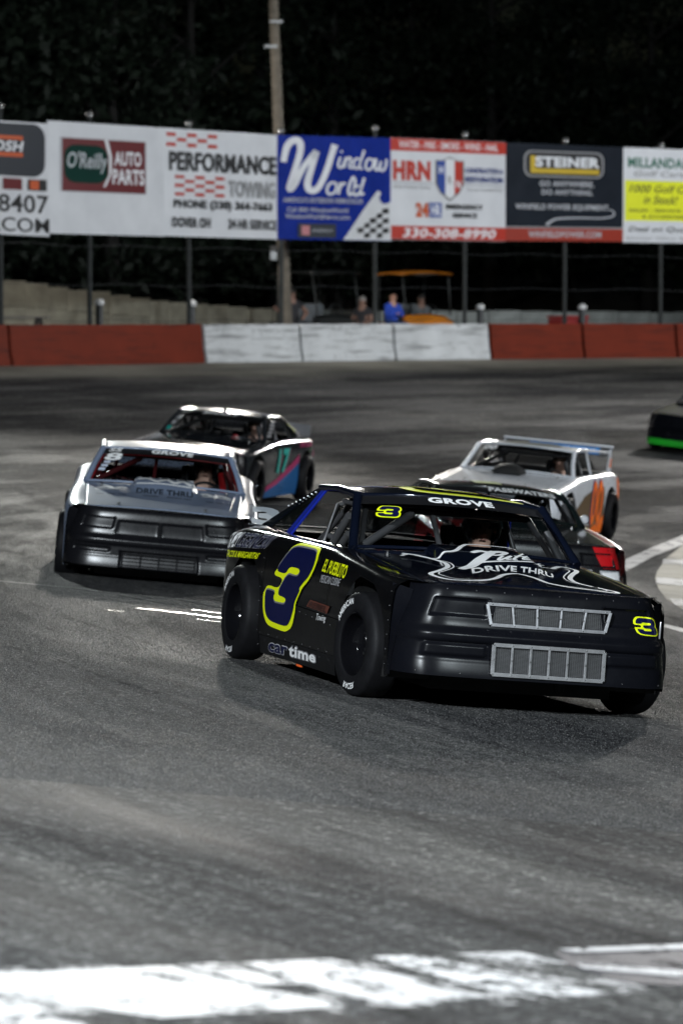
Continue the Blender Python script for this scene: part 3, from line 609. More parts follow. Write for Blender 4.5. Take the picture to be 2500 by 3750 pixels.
def figure(name, shirt, pants, shoe, hair, seat=True, arms='cross', skin=SKIN, sleeve=0):
    H = .50 if seat else .95
    j = {'hip': ((0, 0, H), (.17, .15), 1), 'belly': ((0, .01, H + .2), (.17, .15), 0), 'chest': ((0, .0, H + .42), (.18, .14), 0), 'neck': ((0, -.02, H + .60), .062, 3), 'head': ((0, -.04, H + .72), (.088, .10), 3), 'crown': ((0, -.03, H + .80), (.07, .08), 3)}
    fa = 3 if sleeve else 0
    for s, n in ((1, 'L'), (-1, 'R')):
        j['sh' + n] = ((s * .20, 0, H + .49), .075, 0)
        if arms == 'cross': e, w, h = (s * .27, -.10, H + .25), (s * .06, -.25, H + .27), (-s * .06, -.24, H + .29)
        elif arms == 'lap': e, w, h = (s * .27, -.05, H + .22), (s * .16, -.27, H + .12), (s * .12, -.35, H + .11)
        elif arms == 'wheel': e, w, h = (s * .27, -.18, H + .25), (s * .17, -.42, H + .34), (s * .15, -.48, H + .37)
        else: e, w, h = (s * .36, -.16, H + .26), (s * .52 if s < 0 else s * .2, -.30, H + .34 if s < 0 else H + .1), (s * .6 if s < 0 else s * .18, -.33, H + .40 if s < 0 else H + .05)
        j['el' + n] = (e, .052, fa); j['wr' + n] = (w, .036, 3 if sleeve else 0); j['ha' + n] = (h, .04, 3)
        if seat: j['hi' + n] = ((s * .10, -.02, H - .01), .105, 1); j['kn' + n] = ((s * .15, -.46, H + .02), .075, 1); j['an' + n] = ((s * .14, -.50, .09), .05, 1); j['to' + n] = ((s * .15, -.68, .05), .045, 2)
        else: j['hi' + n] = ((s * .10, 0, H - .05), .105, 1); j['kn' + n] = ((s * .11, -.02, .5), .075, 1); j['an' + n] = ((s * .12, .02, .09), .05, 1); j['to' + n] = ((s * .13, -.15, .05), .045, 2)
    o = person(name, j, BN, [shirt, pants, shoe, skin])
    # face and hair
    hm = MB(); hz = H + .74
    if hair: hm.grid(lambda u, v: (.098 * math.cos(u * 2 * math.pi) * math.sin(v * 1.45), -.025 + .115 * math.sin(u * 2 * math.pi) * math.sin(v * 1.45) + .012, hz + .125 * math.cos(v * 1.45)), 20, 8); hm.build('hair', hair, o, smooth=60)
    nm = MB(); nm.add([(-.016, -.128, hz - .035), (.016, -.128, hz - .035), (0, -.165, hz - .03), (0, -.135, hz + .02)], [(0, 1, 2), (0, 2, 3), (1, 3, 2)]); nm.build('nose', skin, o)
    em = pm('eye_dark', (.02, .015, .01), .3)
    for s in (-1, 1): MB().lathe([(0, -.012), (.011, -.006), (.011, .004), (0, .01)], 8, (s * .036, -.128, hz + .015), 'y').build('eye', em, o); MB().lathe([(0, -.01), (.018, -.01), (.024, .01), (0, .012)], 8, (s * .098, -.02, hz - .005), 'x').build('ear', skin, o)
    MB().box((0, -.132, hz - .072), (.045, .012, .008)).build('mouth', pm('lips', (.25, .09, .07), .5), o)
    return o
BSH = pm('blue_hoodie', (.015, .06, .42), .8, var=.2, bump=.3, bs=12); JEAN = pm('blue_jeans', (.015, .045, .16), .85, var=.2); DSH = pm('dark_shirt', (.018, .018, .022), .85); SHOE = pm('dark_shoes', (.015, .015, .015), .6)
GSH = pm('grey_shirt', (.10, .11, .12), .85); HAIRD = pm('dark_hair', (.02, .015, .012), .6); HAIRG = pm('grey_hair', (.2, .19, .18), .6)
def put(o, px, r, rz, base=0, label='', cat='person', group='spectators behind the wall'):
    X, Y = circ(px, r); o.location = (X, Y, ZB + base); o.rotation_euler = (0, 0, R(rz)); tag(o, label, cat, group); return o
chairs = []
def stool(px, r, rz, label):
    t = empty('folding_chair', circ(px, r) + (ZB,)); t.rotation_euler = (0, 0, R(rz)); tag(t, label, 'chair')
    MB().box((0, 0, .40), (.5, .48, .03)).build('seat', DARKP, t, bevel=.01); MB().box((0, .25, .75), (.5, .03, .4)).build('backrest', DARKP, t, bevel=.01)
    for a in (-.23, .23):
        for c in (-.22, .22): MB().tube([(a, c, 0), (a, c, .62 if c < 0 else .95)], .012, 6).build('leg', STEEL, t)
        MB().box((a, 0, .63), (.04, .46, .02)).build('armrest', DARKP, t)
    return t
put(figure('person', BSH, JEAN, SHOE, None, True, 'cross'), 1436, RW + 4.2, 38, .33, 'bald person in a blue hoodie sitting with arms crossed beside the orange cart')
put(figure('person', DSH, JEAN, SHOE, HAIRG, True, 'lap', sleeve=1, skin=SKD), 1328, RW + 4.5, -25, .22, 'person in a dark shirt and jeans seated left of the blue hoodie')
put(figure('person', DSH, DSH, SHOE, HAIRD, False, 'reach', sleeve=1, skin=SKD), 1068, RW + 5.0, 20, -.05, 'person in dark clothes standing just right of the pole, forearm raised')
# ------------------------------------------------------------------ golf carts
def golf_cart(px, r, rz, col, roofcol, label, opened=True):
    X, Y = circ(px, r); t = empty('golf_cart', (X, Y, ZB)); t.rotation_euler = (0, 0, R(rz)); t.scale = (1.2, 1.2, 1.14); tag(t, label, 'golf cart', 'golf carts parked behind the wall')
    # front faces -y
    def body(u, v):
        yy = [-1.15, -1.12, -.95, -.62, -.60][min(4, int(v * 4.001))]; zz = [.32, .62, .86, .98, .35][min(4, int(v * 4.001))]
        w = [.52, .55, .55, .50, .52][min(4, int(v * 4.001))]; x = (u * 2 - 1); return (w * x, yy + .05 * x * x, zz - .05 * x * x)
    MB().grid(body, 10, 4).build('cowl', col, t, smooth=40)
    MB().box((0, .05, .32), (1.05, 2.2, .12)).build('chassis', DARKP, t, bevel=.03); MB().box((0, .95, .58), (1.1, .7, .42)).build('rear_body', col, t, bevel=.06)
    MB().box((0, .35, .70), (1.0, .5, .14)).build('seat', GSH, t, bevel=.05); MB().box((0, .62, 1.0), (1.0, .12, .45)).build('seat_back', GSH, t, bevel=.05)
    MB().grid(lambda u, v: ((u - .5) * 1.22, -.75 + v * 1.75, 1.92 + .05 * math.sin(u * math.pi) + .03 * math.sin(v * math.pi)), 10, 8).build('roof', roofcol, t, solid=.05, smooth=40)
    for s in (-1, 1):
        MB().tube([(s * .52, -.82, .95), (s * .54, -.62, 1.92)], .022, 8).build('strut', STEEL, t); MB().tube([(s * .52, .85, .8), (s * .54, .8, 1.92)], .022, 8).build('strut', STEEL, t)
        MB().lathe([(0, -.02), (.05, -.02), (.065, .01), (.06, .05)], 14, (s * .38, -1.16, .62), 'y').build('headlight', CAPM, t)
        for yy in (-.82, .85):
            MB().lathe([(.10, -.09), (.20, -.10), (.23, -.07), (.235, 0), (.23, .07), (.20, .10), (.10, .09)], 20, (s * .50, yy, .235), 'x').build('wheel', SHOE, t)
    MB().tube([(0.22, -.62, .85), (0.22, -.35, 1.05)], .02, 8).build('steering_column', DARKP, t); MB().lathe([(.15, -.012), (.165, 0), (.15, .012), (.138, 0)], 20, (.22, -.36, 1.05), 'y', closed=True).build('steering_wheel', DARKP, t)
    MB().grid(lambda u, v: ((u - .5) * 1.02, -.83 + v * .18, .98 + v * .92), 1, 1).build('windscreen', glass_mat('cart_glass', (.8, .82, .82)), t)
    return t
CORG = pm('orange_cart_paint', (.6, .2, .015), .4, coat=.2); CBLK = pm('black_cart_paint', (.02, .022, .022), .3, coat=.3)
golf_cart(1518, RW + 5.2, 20, CORG, CORG, 'orange golf cart with an orange roof behind the white barrier')
golf_cart(1165, RW + 5.8, 32, CBLK, CBLK, 'dark golf cart right of the utility pole')
put(figure('person', GSH, DSH, SHOE, HAIRD, True, 'lap', skin=SKD), 1540, RW + 5.45, 20, .28, 'dim person in grey seated inside the orange golf cart')

# ------------------------------------------------------------------ floodlight poles
WOOD = pm('weathered_pole_wood', (.13, .11, .085), .8, var=.25, vs=6, bump=.4, bs=20)
LENS = emit_mat('floodlight_lens', (1.0, .97, .90), 25.0); HEAD = pm('floodlight_housing', (.25, .25, .25), .4, metal=.7)
def light_pole(base, top, aim, watts, label, size=R(100), nhead=6, col=(1.0, .97, .92), blend=.6, rad=.28):
    base = Vector(base); top = Vector(top); t = empty('light_pole', base); tag(t, label, 'light pole', 'floodlight poles round the track')
    d = top - base
    MB().tube([d * (k / 10) for k in range(-1, 11)], [.17 - .006 * k for k in range(12)], 14).build('pole', WOOD, t)
    dirv = (Vector(aim) - top); flat = Vector((dirv.x, dirv.y, 0)).normalized(); side = Vector((flat.y, -flat.x, 0))
    for k, h in enumerate((-.3, -1.3)):
        c = d + Vector((0, 0, h)); MB().tube([c - side * 1.5 + flat * .18, c + side * 1.5 + flat * .18], .06, 8).build('crossarm', WOOD, t)
        for q in range(nhead // 2):
            s = (q - (nhead / 2 - 1) / 2) * 1.1; hp = c + side * s + flat * .45 + Vector((0, 0, .25)); ax = (Vector(aim) - (base + hp)).normalized()
            rot = ax.to_track_quat('Z', 'Y').to_matrix(); m = MB(); m.lathe([(0, -.32), (.12, -.30), (.20, -.1), (.30, .06), (.31, .10), (.27, .10)], 18); m.v = [tuple(rot @ Vector(p) + hp) for p in m.v]
            hd = m.build('floodlight_head', HEAD, t); m = MB(); m.lathe([(0, .085), (.27, .08)], 18); m.v = [tuple(rot @ Vector(p) + hp) for p in m.v]; m.build('lens', LENS, hd)
            MB().tube([c + side * s + flat * .18, hp - ax * .2], .03, 6).build('bracket', STEEL, hd)
    ld = bpy.data.lights.new('floodlight', 'SPOT'); ld.energy = watts; ld.spot_size = size; ld.spot_blend = blend; ld.shadow_soft_size = rad; ld.color = col
    lo = bpy.data.objects.new('floodlight', ld); COL.objects.link(lo); lo.location = top + flat * 1.1 + Vector((0, 0, -.6)); lo.rotation_euler = (Vector(aim) - lo.location).to_track_quat('-Z', 'Y').to_euler()
    return t
KW = 1000.0
px_, py_ = circ(1052, RW + 2.2)
pA = light_pole((px_, py_, ZB), (px_ - .42, py_, 12.6), (-.5, 25, 0), 34 * KW, 'tall leaning wooden utility pole rising behind the blue billboard', nhead=6, size=R(36), blend=.7, col=(1.0, .95, .86))
for s, z in ((.16, 9.7), (-.1, 9.1)): MB().box((px_ * 0 + -.34 + s * .5, -.17, z - ZB), (.32, .06, .06)).build('bracket', HEAD, pA)
MB().box((-.05 - .28, -.2, 2.6), (.16, .14, .34)).build('meter_box', HEAD, pA)
light_pole((-13, 96, ZB), (-13, 96, 23), (.5, 22, 0), 40 * KW, 'tall floodlight pole out of view beyond the fence on the left', size=R(34), blend=.6, col=(.93, 1.0, .97))
bx, by = circ(3500, RW + 2.2)
light_pole((bx, by, ZB), (bx, by, 14.5), (1.5, 46, 0), 46 * KW, 'floodlight pole out of view to the right along the wall', size=R(64), blend=.9)
light_pole((-9, -1, .6), (-9, -1, 11.5), (0, 30, 1), 40 * KW, 'floodlight pole out of view behind the camera on the left', size=R(130), col=(.86, .94, 1.0))
light_pole((16, -10, .2), (16, -10, 15), (2, 48, 1), 28 * KW, 'floodlight pole out of view behind the camera on the right', size=R(110), col=(.84, .95, 1.0))
bx, by = circ(-520, RW + 5)
light_pole((bx, by, ZB), (bx, by, 10.5), (-1, 92, 1.5), 3.6 * KW, 'low yard light pole out of view behind the fence on the left', size=R(75), nhead=2)
light_pole((31, 43, -.9), (31, 43, 13), (1.5, 50, 0), 20 * KW, 'floodlight pole out of view in the infield lighting the cars from their left', size=R(42), col=(.95, .98, 1.0))
light_pole((37, 68, -.9), (37, 68, 14), (1, 85, 3.2), 39 * KW, 'floodlight pole out of view in the infield lighting the billboards', size=R(72), col=(.93, .97, 1.0))

# ------------------------------------------------------------------ trees on the bank behind
LEAF = NT('night_foliage'); LEAF.link(LEAF.ramp(LEAF.noise(.8, LEAF.coord(), 3), [(.3, (.002, .007, .0025)), (.7, (.006, .015, .005))]), LEAF.p.inputs['Base Color']); LEAF.set(Roughness=.7); LEAF = LEAF.mat
BARK = pm('bark', (.012, .011, .010), .9, bump=.5, bs=15)
def crown_mesh(seed, h, w):
    rnd = random.Random(seed); v = []; f = []; clumps = []
    for _ in range(46):
        z = rnd.uniform(.08, 1) ; rr = w * (math.sin(min(1, z * 1.08) * math.pi) ** .55) * rnd.uniform(.45, 1.0); a = rnd.uniform(0, 6.283); clumps.append((rr * math.cos(a), rr * math.sin(a), h * (.05 + .95 * z), rnd.uniform(.7, 1.5)))
    for (x, y, z, s) in clumps:
        for _ in range(170):
            p = Vector((rnd.gauss(0, .5) * s + x, rnd.gauss(0, .5) * s + y, rnd.gauss(0, .38) * s + z)); a = Vector((rnd.gauss(0, 1), rnd.gauss(0, 1), rnd.gauss(0, .7))).normalized(); b2 = a.cross(Vector((rnd.gauss(0, 1), rnd.gauss(0, 1), 1))).normalized(); L = rnd.uniform(.12, .26)
            o = len(v); v += [p - a * L, p + b2 * L * .45, p + a * L, p - b2 * L * .45]; f.append((o, o + 1, o + 2, o + 3))
    me = bpy.data.meshes.new('crown'); me.from_pydata([tuple(p) for p in v], [], f); me.materials.append(LEAF); return me
CRN = [crown_mesh(k, 13 + k * 1.5, 3.6 + .4 * k) for k in range(3)]
def tree(x, y, z, k, s, rz, label):
    t = empty('tree', (x, y, z)); t.scale = (s, s, s); t.rotation_euler = (0, 0, rz); tag(t, label, 'tree', 'trees on the bank behind the track')
    h = 13 + k * 1.5
    m = MB().tube([(0, 0, -1), (.1, .05, h * .3), (.05, -.1, h * .6), (0, 0, h * .92)], [.3, .24, .15, .04], 10)
    for i in range(7):
        a = i * 2.4; zz = h * (.25 + .09 * i); m.tube([(0, 0, zz), (1.1 * math.cos(a), 1.1 * math.sin(a), zz + .8), (2.3 * math.cos(a), 2.3 * math.sin(a), zz + 1.8)], [.09, .06, .02], 6)
    m.build('trunk', BARK, t)
    c = bpy.data.objects.new('crown', CRN[k]); COL.objects.link(c); c.parent = t
tp = [(-450, 101), (-130, 96), (150, 99), (420, 95), (700, 98), (960, 102), (1230, 97), (1500, 103), (1790, 99), (2080, 104), (2370, 100), (2680, 105), (20, 112), (560, 110), (1100, 113), (1640, 112), (2200, 114), (-800, 100), (-1150, 103), (3000, 101), (3300, 104)]
order = ['farthest left', 'second from the left', 'third from the left', 'fourth from the left', 'left of the utility pole', 'just left of the utility pole', 'just right of the utility pole', 'above the red and white shield board', 'above the black billboard left half', 'above the black billboard right half', 'above the yellow billboard', 'at the right edge']
for i, (px, r) in enumerate(tp):
    x, y = circ(px, r); o1 = order[i] if i < 12 else None
    tree(x, y, zout(x, y, r) - .3, i % 3, random.uniform(.95, 1.15), random.uniform(0, 6), ('dark leafy tree on the bank, ' + o1) if o1 else 'back row tree showing above ' + ['the auto parts billboard', 'the towing billboard', 'the blue billboard', 'the shield billboard', 'the black billboard', 'the fence one tree beyond the left edge', 'the fence two trees beyond the left edge', 'the fence one tree beyond the right edge', 'the fence two trees beyond the right edge'][i - 12])

# ------------------------------------------------------------------ race cars
TYREM = pm('tyre_rubber', (.0065, .0065, .0075), .6, spec=.14, var=.25, vs=9, bump=.15, bs=40); RIMM = pm('black_rim', (.004, .004, .005), .07, coat=.3, spec=.3); LUG = pm('lug_steel', (.5, .5, .5), .25, metal=1)
NOSEM = pm('matte_black_nose', (.006, .006, .0075), .27, var=.12, vs=4, spec=.35, bump=.04, bs=150); CHAS = pm('chassis_black', (.008, .008, .008), .7); INTM = pm('interior_black', (.010, .010, .011), .7)
ALU = pm('brushed_aluminium', (.46, .46, .48), .33, metal=.75, var=.15, vs=30); MESHM = pm('mesh_wire', (.15, .15, .155), .4, metal=.8); LEXAN = glass_mat('lexan', (.93, .94, .95), .8, .02, .02); LEXS = glass_mat('spoiler_lexan', (.86, .88, .9), .9, .05, .05)
DYEL = pm('decal_yellow', (.72, .80, .005), .4, var=.03); DNAVY = pm('decal_navy', (.004, .006, .040), .3, var=.05, spec=.2); DWHT = pm('decal_white', (.78, .78, .78), .4, var=.04); DGRY = pm('decal_grey', (.16, .16, .17), .4); DBLK = pm('decal_black', (.008, .008, .009), .35)
TUBEM = pm('cage_grey', (.07, .07, .073), .35, metal=.3); SEATM = pm('seat_black', (.012, .012, .013), .8)
BASE = dict(wside=[(-2.22, .83), (-2.12, .90), (-1.9, .95), (-1.5, .965), (-1.0, .95), (0, .94), (1.0, .955), (1.5, .955), (1.7, .94), (1.88, .905), (2.0, .87)],
            zs=[(-2.2, .87), (-2.0, .895), (-1.5, .925), (-.8, .915), (0, .90), (.55, .88), (1.0, .855), (1.5, .81), (1.9, .762), (2.0, .75)],
            yi=[(-2.2, .68), (-1.9, .72), (-.84, .805), (.50, .80), (.58, .785), (1.97, .745)], zi=[(-2.2, .90), (-1.7, .945), (-.84, .925), (.5, .905), (.6, .895), (1.97, .773)],
            sill=[(-2.2, .37), (-1.8, .30), (-1.7, .10), (1.0, .10), (1.7, .14), (1.9, .19)], archF=.435, archR=.415,
            ws=((.55, .767, .905), (.12, .626, 1.228)), roofR=(-.62, .655, 1.247), deck=(-1.62, .70, .945), xend=-2.15, hoodF=(1.97, .745, .772), scoop=(.055, .34, 1.35), xnose=2.135, anose=.885, zlip=.775, zval=.218, tr=.332, tw=.225, ty=1.0,
            pockets=[(-.76, -.40, .59, .70, -.022), (.42, .77, .59, .70, -.022), (-.76, -.37, .347, .417, .016), (.41, .77, .347, .417, .016)])
PLAN = [(0, .275), (.3, .272), (.55, .262), (.72, .247), (.82, .225), (.89, .19), (.94, .14), (.98, .07), (1.0, 0)]
class Car:
    def __init__(s, label, X, D, yaw, scale=1.0, dz=0.0, droll=0.0, dpitch=0.0, **kw):
        s.P = dict(BASE); s.P.update(kw)
        n = gnormal(X, D); f = Vector((math.cos(R(yaw)), math.sin(R(yaw)), 0)); f = (f - n * f.dot(n)).normalized(); l = n.cross(f)
        M = Matrix((f, l, n)).transposed() @ Matrix.Rotation(R(droll), 3, 'X') @ Matrix.Rotation(R(dpitch), 3, 'Y')
        s.root = empty('race_car'); s.root.matrix_world = Matrix.Translation((X, D, gz(X, D) + dz)) @ M.to_4x4() @ Matrix.Scale(scale, 4)
        bpy.context.view_layer.update(); s.M = s.root.matrix_world.copy()
        tag(s.root, label, 'race car', 'race cars on the track')
    # --- surfaces
    def sidey(s, x, z):
        w = smo(s.P['wside'], x); t = max(0, z - .5); return w - .22 * t * t - max(0, .26 - z) * .16
    def bottom(s, x):
        b = lin(s.P['sill'], x)
        for cx, r in ((1.37, s.P['archF']), (-1.37, s.P['archR'])):
            d = abs(x - cx)
            if d < r: b = max(b, .33 + math.sqrt(r * r - d * d))
        return b
    def sidept(s, x, t):
        zs, yi, zi, zb = smo(s.P['zs'], x), smo(s.P['yi'], x), smo(s.P['zi'], x), s.bottom(x); zt = zs - .07; zb = min(zb, zt - .01)
        if t <= .62: z = zb + (zt - zb) * t / .62; return (x, s.sidey(x, z), z)
        u = (t - .62) / .38; a = (s.sidey(x, zt), zt); b = (s.sidey(x, zs) - .004, zs + .004); c = (yi, zi)
        return (x, (1-u)**2 * a[0] + 2*u*(1-u) * b[0] + u*u * c[0], (1-u)**2 * a[1] + 2*u*(1-u) * b[1] + u*u * c[1])
    def hoodz(s, x, y):
        P = s.P; bx, by, bz = P['ws'][0]; fx, fy, fz = P['hoodF']; t = (x - bx) / (fx - bx); hw = by + (fy - by) * t
        z = bz - .008 + (fz - bz + .008) * t + .035 * (1 - (y / hw) ** 2) * (.6 + .4 * (1 - t))
        h, w, xe = P['scoop']
        if h: z += h * sstep(w, w - .05, abs(y)) * sstep(xe, bx + .25, x)
        return z
    def wsx(s, u): return .13 * (1 - u * u)
    def wspt(s, u, v, off=0):
        (bx, by, bz), (tx, ty, tz) = s.P['ws']; c = 1 - u * u
        B = Vector((bx + .13 * c - .005, by * u, bz + .03 * c)); T = Vector((tx + .07 * c, ty * u, tz + .03 * c)); p = B + (T - B) * v
        k = (T - B).normalized(); n = Vector((-k.z, 0, k.x)) * -1; n = Vector((abs(k.z), 0, abs(k.x)))
        return p + n * (.02 * math.sin(v * math.pi) + off)
    def roofpt(s, u, v, off=0):
        (tx, ty, tz) = s.P['ws'][1]; rx, ry, rz = s.P['roofR']; c = 1 - u * u; e = 1 - abs(u) ** 5
        return Vector((tx + .07 * c + (rx - .05 * c - tx - .07 * c) * v, (ty + (ry - ty) * v) * u, tz + (rz - tz) * v + .03 * c + .028 * math.sin(v * math.pi) * e + off))
    def o_z(s, z): z -= .022; return smo([(.15, .045), (.20, .043), (.28, .03), (.31, .022), (.40, .022), (.425, .044), (.455, .048), (.475, .036), (.50, .010), (.55, .0), (.66, -.008), (.72, -.02), (.775, -.055), (.8, -.07)], z)
    def pock(s, y, z):
        d = 0
        for (a, b, c, e, dep) in s.P['pockets']: d += dep * sstep(a - .008, a + .012, y) * sstep(b + .008, b - .012, y) * sstep(c - .008, c + .010, z) * sstep(e + .008, e - .010, z)
        return d
    def planx(s, y):
        a = s.P['anose']; return s.P['xnose'] - .275 + smo(PLAN, min(1, abs(y) / a))
    def taper(s, z): return 1 + .03 * sstep(.5, .25, z) - .10 * sstep(.45, .80, z)
    def nosept(s, y, z, off=0): return Vector((s.planx(y) + s.o_z(z) * (1 - .3 * (abs(y) / .9) ** 6) + s.pock(y, z) + off, y * s.taper(z), z))
    # --- decal maps
    def mR(s, off=.004): return lambda x, z: (x, -(s.sidey(x, z) + off) if z < smo(s.P['zs'], x) - .07 else -s._up(x, z, off), z)
    def mL(s, off=.004): return lambda u, z: (-u, (s.sidey(-u, z) + off) if z < smo(s.P['zs'], -u) - .07 else s._up(-u, z, off), z)
    def _up(s, x, z, off):
        lo, hi = .62, 1.0
        if z >= s.sidept(x, 1.0)[2]: return s.sidept(x, 1.0)[1] + off
        for _ in range(18):
            m = (lo + hi) / 2
            if s.sidept(x, m)[2] < z: lo = m
            else: hi = m
        return s.sidept(x, lo)[1] + off
    def mH(s, off=.004): return lambda y, nx: (-nx, y, s.hoodz(-nx, y) + off)
    def mW(s, off=.006): return lambda u, v: s.wspt(u, v, off)
    def mN(s, off=.004): return lambda y, z: s.nosept(y, z, off)
    def mRoof(s, off=.005): return lambda u, v: s.roofpt(u, v, off)
    # --- body
    def body(s, paint, nose=NOSEM, roof=None, pillar=None, bpillar=None, cage=TUBEM, fender=None, split=.78, glassfront=True, deckm=None, inner=INTM, seatcol=SEATM, quarter=True):
        P = s.P; root = s.root; roof = roof or paint; pillar = pillar or paint; bpillar = bpillar or pillar
        xs = sorted(set([round(-2.2 + i * .05, 4) for i in range(82)] + [round(c + r * math.cos(math.pi * k / 24), 4) for c, r in ((1.37, P['archF']), (-1.37, P['archR'])) for k in range(25)] + [round(c + q * (r + .002), 4) for c, r in ((1.37, P['archF']), (-1.37, P['archR'])) for q in (-1, 1)]))
        xs = [x for x in xs if -2.201 <= x <= 1.87]
        for sd in (-1, 1):
            m = MB(); nt = 15; v = []
            for x in xs:
                for k in range(nt + 1): p = s.sidept(x, k / nt); v.append((p[0], sd * p[1], p[2]))
            L = nt + 1
            for i in range(len(xs) - 1):
                mi = 1 if (fender and xs[i] > split) else 0
                m.add([], [(i * L + k, (i + 1) * L + k, (i + 1) * L + k + 1, i * L + k + 1) for k in range(nt)], mi) if False else None
            m.v = v; m.f = []; m.m = []
            for i in range(len(xs) - 1):
                for k in range(nt): m.f.append((i * L + k, (i + 1) * L + k, (i + 1) * L + k + 1, i * L + k + 1)); m.m.append(1 if (fender and xs[i] > split) else 0)
            m.build('body_side', paint, root, smooth=50, mats=[paint, fender or paint])
            for cx, r in ((1.37, P['archF']), (-1.37, P['archR'])):       # wheel wells
                w = MB(); w.grid(lambda u, v: (cx + (r + .012) * math.cos(math.pi * (-.12 + 1.24 * u)), sd * (.45 + .47 * v), .33 + (r + .012) * math.sin(math.pi * (-.12 + 1.24 * u))), 20, 1)
                w.build('wheel_well', CHAS, root, smooth=60)
            # window sill strip and inner door
            MB().grid(lambda u, v: (-1.7 + 2.2 * u, sd * (smo(P['yi'], -1.7 + 2.2 * u) - .01 - .02 * v), smo(P['zi'], -1.7 + 2.2 * u) - .005 - .62 * v), 12, 2).build('inner_door', inner, root)
        bx, by, bz = P['ws'][0]; fx, fy, fz = P['hoodF']
        def hood(u, v):
            y0 = (v * 2 - 1); x = bx + .13 * (1 - y0 * y0) + (fx - bx - .13 * (1 - y0 * y0)) * u; t = (x - bx) / (fx - bx); y = y0 * (by + .012 + (fy - by - .012) * t); return (x, y, s.hoodz(x, y) + .002)
        s.hood = MB().grid(hood, 44, 60).build('hood', paint, root, smooth=40, solid=.012)
        # nose
        N = 150; a = P['anose']; ys = []
        for i in range(N + 1):
            q = -1 + 2 * i / N; ys.append(a * (math.copysign(1 - (1 - abs(q)) ** 1.55, q)) * .9995)
        zs_ = [P['zval'] + (P['zlip'] - P['zval']) * k / 64 for k in range(65)]
        m = MB(); v = []
        for y in ys:
            for z in zs_: v.append(tuple(s.nosept(y, z)))
            x0 = s.nosept(y, P['zlip']).x; yi = max(-fy, min(fy, y)); xi = min(fx + .004, x0 - .02)
            v.append(((x0 * .7 + xi * .3), y * .7 + yi * .3, P['zlip'] + .008)); v.append((xi, yi * .995, s.hoodz(min(xi, fx), yi * .99) - .004))
        L = len(zs_) + 2; m.add(v, [(i * L + k, (i + 1) * L + k, (i + 1) * L + k + 1, i * L + k + 1) for i in range(N) for k in range(L - 1)])
        s.nose = m.build('nose', nose, root, smooth=45)
        for sd in (-1, 1):                                             # nose returns to the fender
            y0 = a * .9995
            MB().grid(lambda u, v: (1.80 + (s.nosept(y0, .3).x + .03 - 1.80) * u, sd * ((s.sidey(1.86, .2 + .55 * v) + .003) * (1 - u) + (y0 * s.taper(.19 + .565 * v) - .002) * u), .19 + (.565 - .03 * u) * v), 8, 8).build('nose_side', nose, root, smooth=60)
        MB().box((P['xnose'] - .12, 0, P['zval'] + .06), (.05, 1.1, .05)).build('bumper_bar', CHAS, root)
        # windscreen, roof, rear glass, deck
        if glassfront: s.glass = MB().grid(lambda u, v: s.wspt(u * 2 - 1, v), 16, 8).build('windscreen', LEXAN, root)
        MB().grid(lambda u, v: s.roofpt(u * 2 - 1, v), 24, 16).build('roof', roof, root, smooth=60, solid=.012)
        rx, ry, rz = P['roofR']; dx, dy, dz = P['deck']
        def rear(u, v):
            q = u * 2 - 1; c = 1 - q * q; A = Vector((rx - .05 * c, ry * q, rz + .03 * c)); B2 = Vector((dx - .06 * c, dy * q, dz + .012 * c)); return A + (B2 - A) * v
        MB().grid(lambda u, v: rear(u, .03 + .94 * v), 12, 4).build('rear_window', LEXAN, root)
        def deck(u, v):
            q = u * 2 - 1; c = 1 - q * q; A = rear(u, 1); B2 = Vector((P['xend'] - .05 * c, .72 * q, .905 + .012 * c)); return A + (B2 - A) * v
        MB().grid(deck, 12, 6).build('deck_lid', deckm or paint, root, smooth=60)
        MB().grid(lambda u, v: (P['xend'] - .05 * (1 - (2 * u - 1) ** 2) - .05 * math.sin(v * math.pi) + .04, (2 * u - 1) * (.74 + .08 * math.sin(min(1, v * 2) * math.pi / 2)), .905 - .55 * v), 14, 8).build('tail_panel', nose, root, smooth=60)
        (tx, ty, tz) = P['ws'][1]
        for sd in (-1, 1):
            q = lambda x, y, z: (x, sd * y, z)
            MB().tube([q(bx + .0, by + .018, bz - .01), q(bx - .2, by - .045, bz + .155), q(tx + .02, ty + .02, tz - .005)], [.034, .032, .032], 10).build('a_pillar', pillar, root, smooth=60)
            MB().tube([q(tx + .03, ty + .018, tz - .004), q((tx + rx) / 2, (ty + ry) / 2 + .018, (tz + rz) / 2 + .012), q(rx - .02, ry + .008, rz - .008)], .026, 10).build('roof_rail', roof, root, smooth=60)
            # b pillar, sail panel, quarter glass
            def strip4(aa, bb, cc, dd, nm, mt, th=.016):
                A, B2, C2, D2 = (Vector(q(*k)) for k in (aa, bb, cc, dd)); n = (B2 - A).cross(D2 - A).normalized()
                if n.y * sd < 0: n = -n
                MB().hexa([A, B2, C2, D2, A - n * th, B2 - n * th, C2 - n * th, D2 - n * th]).build(nm, mt, root, smooth=0, bevel=.004)
            bxo = rx + .12
            strip4((bxo, ry + .018, rz - .015), (bxo - .10, ry + .018, rz - .015), (dx + .66, .802, .916), (dx + .80, .808, .914), 'b_pillar', bpillar)
            if quarter:
                strip4((rx, ry + .012, rz), (rx - .18, ry + .014, rz - .036), (dx + .12, .775, .93), (dx - .22, .725, .945), 'sail_panel', pillar)
                MB().add([q(bxo - .10, ry + .012, rz - .02), q(rx - .17, ry + .010, rz - .036), q(dx + .13, .77, .93), q(dx + .66, .797, .918)], [(0, 1, 2, 3)]).build('quarter_window', LEXAN, root)
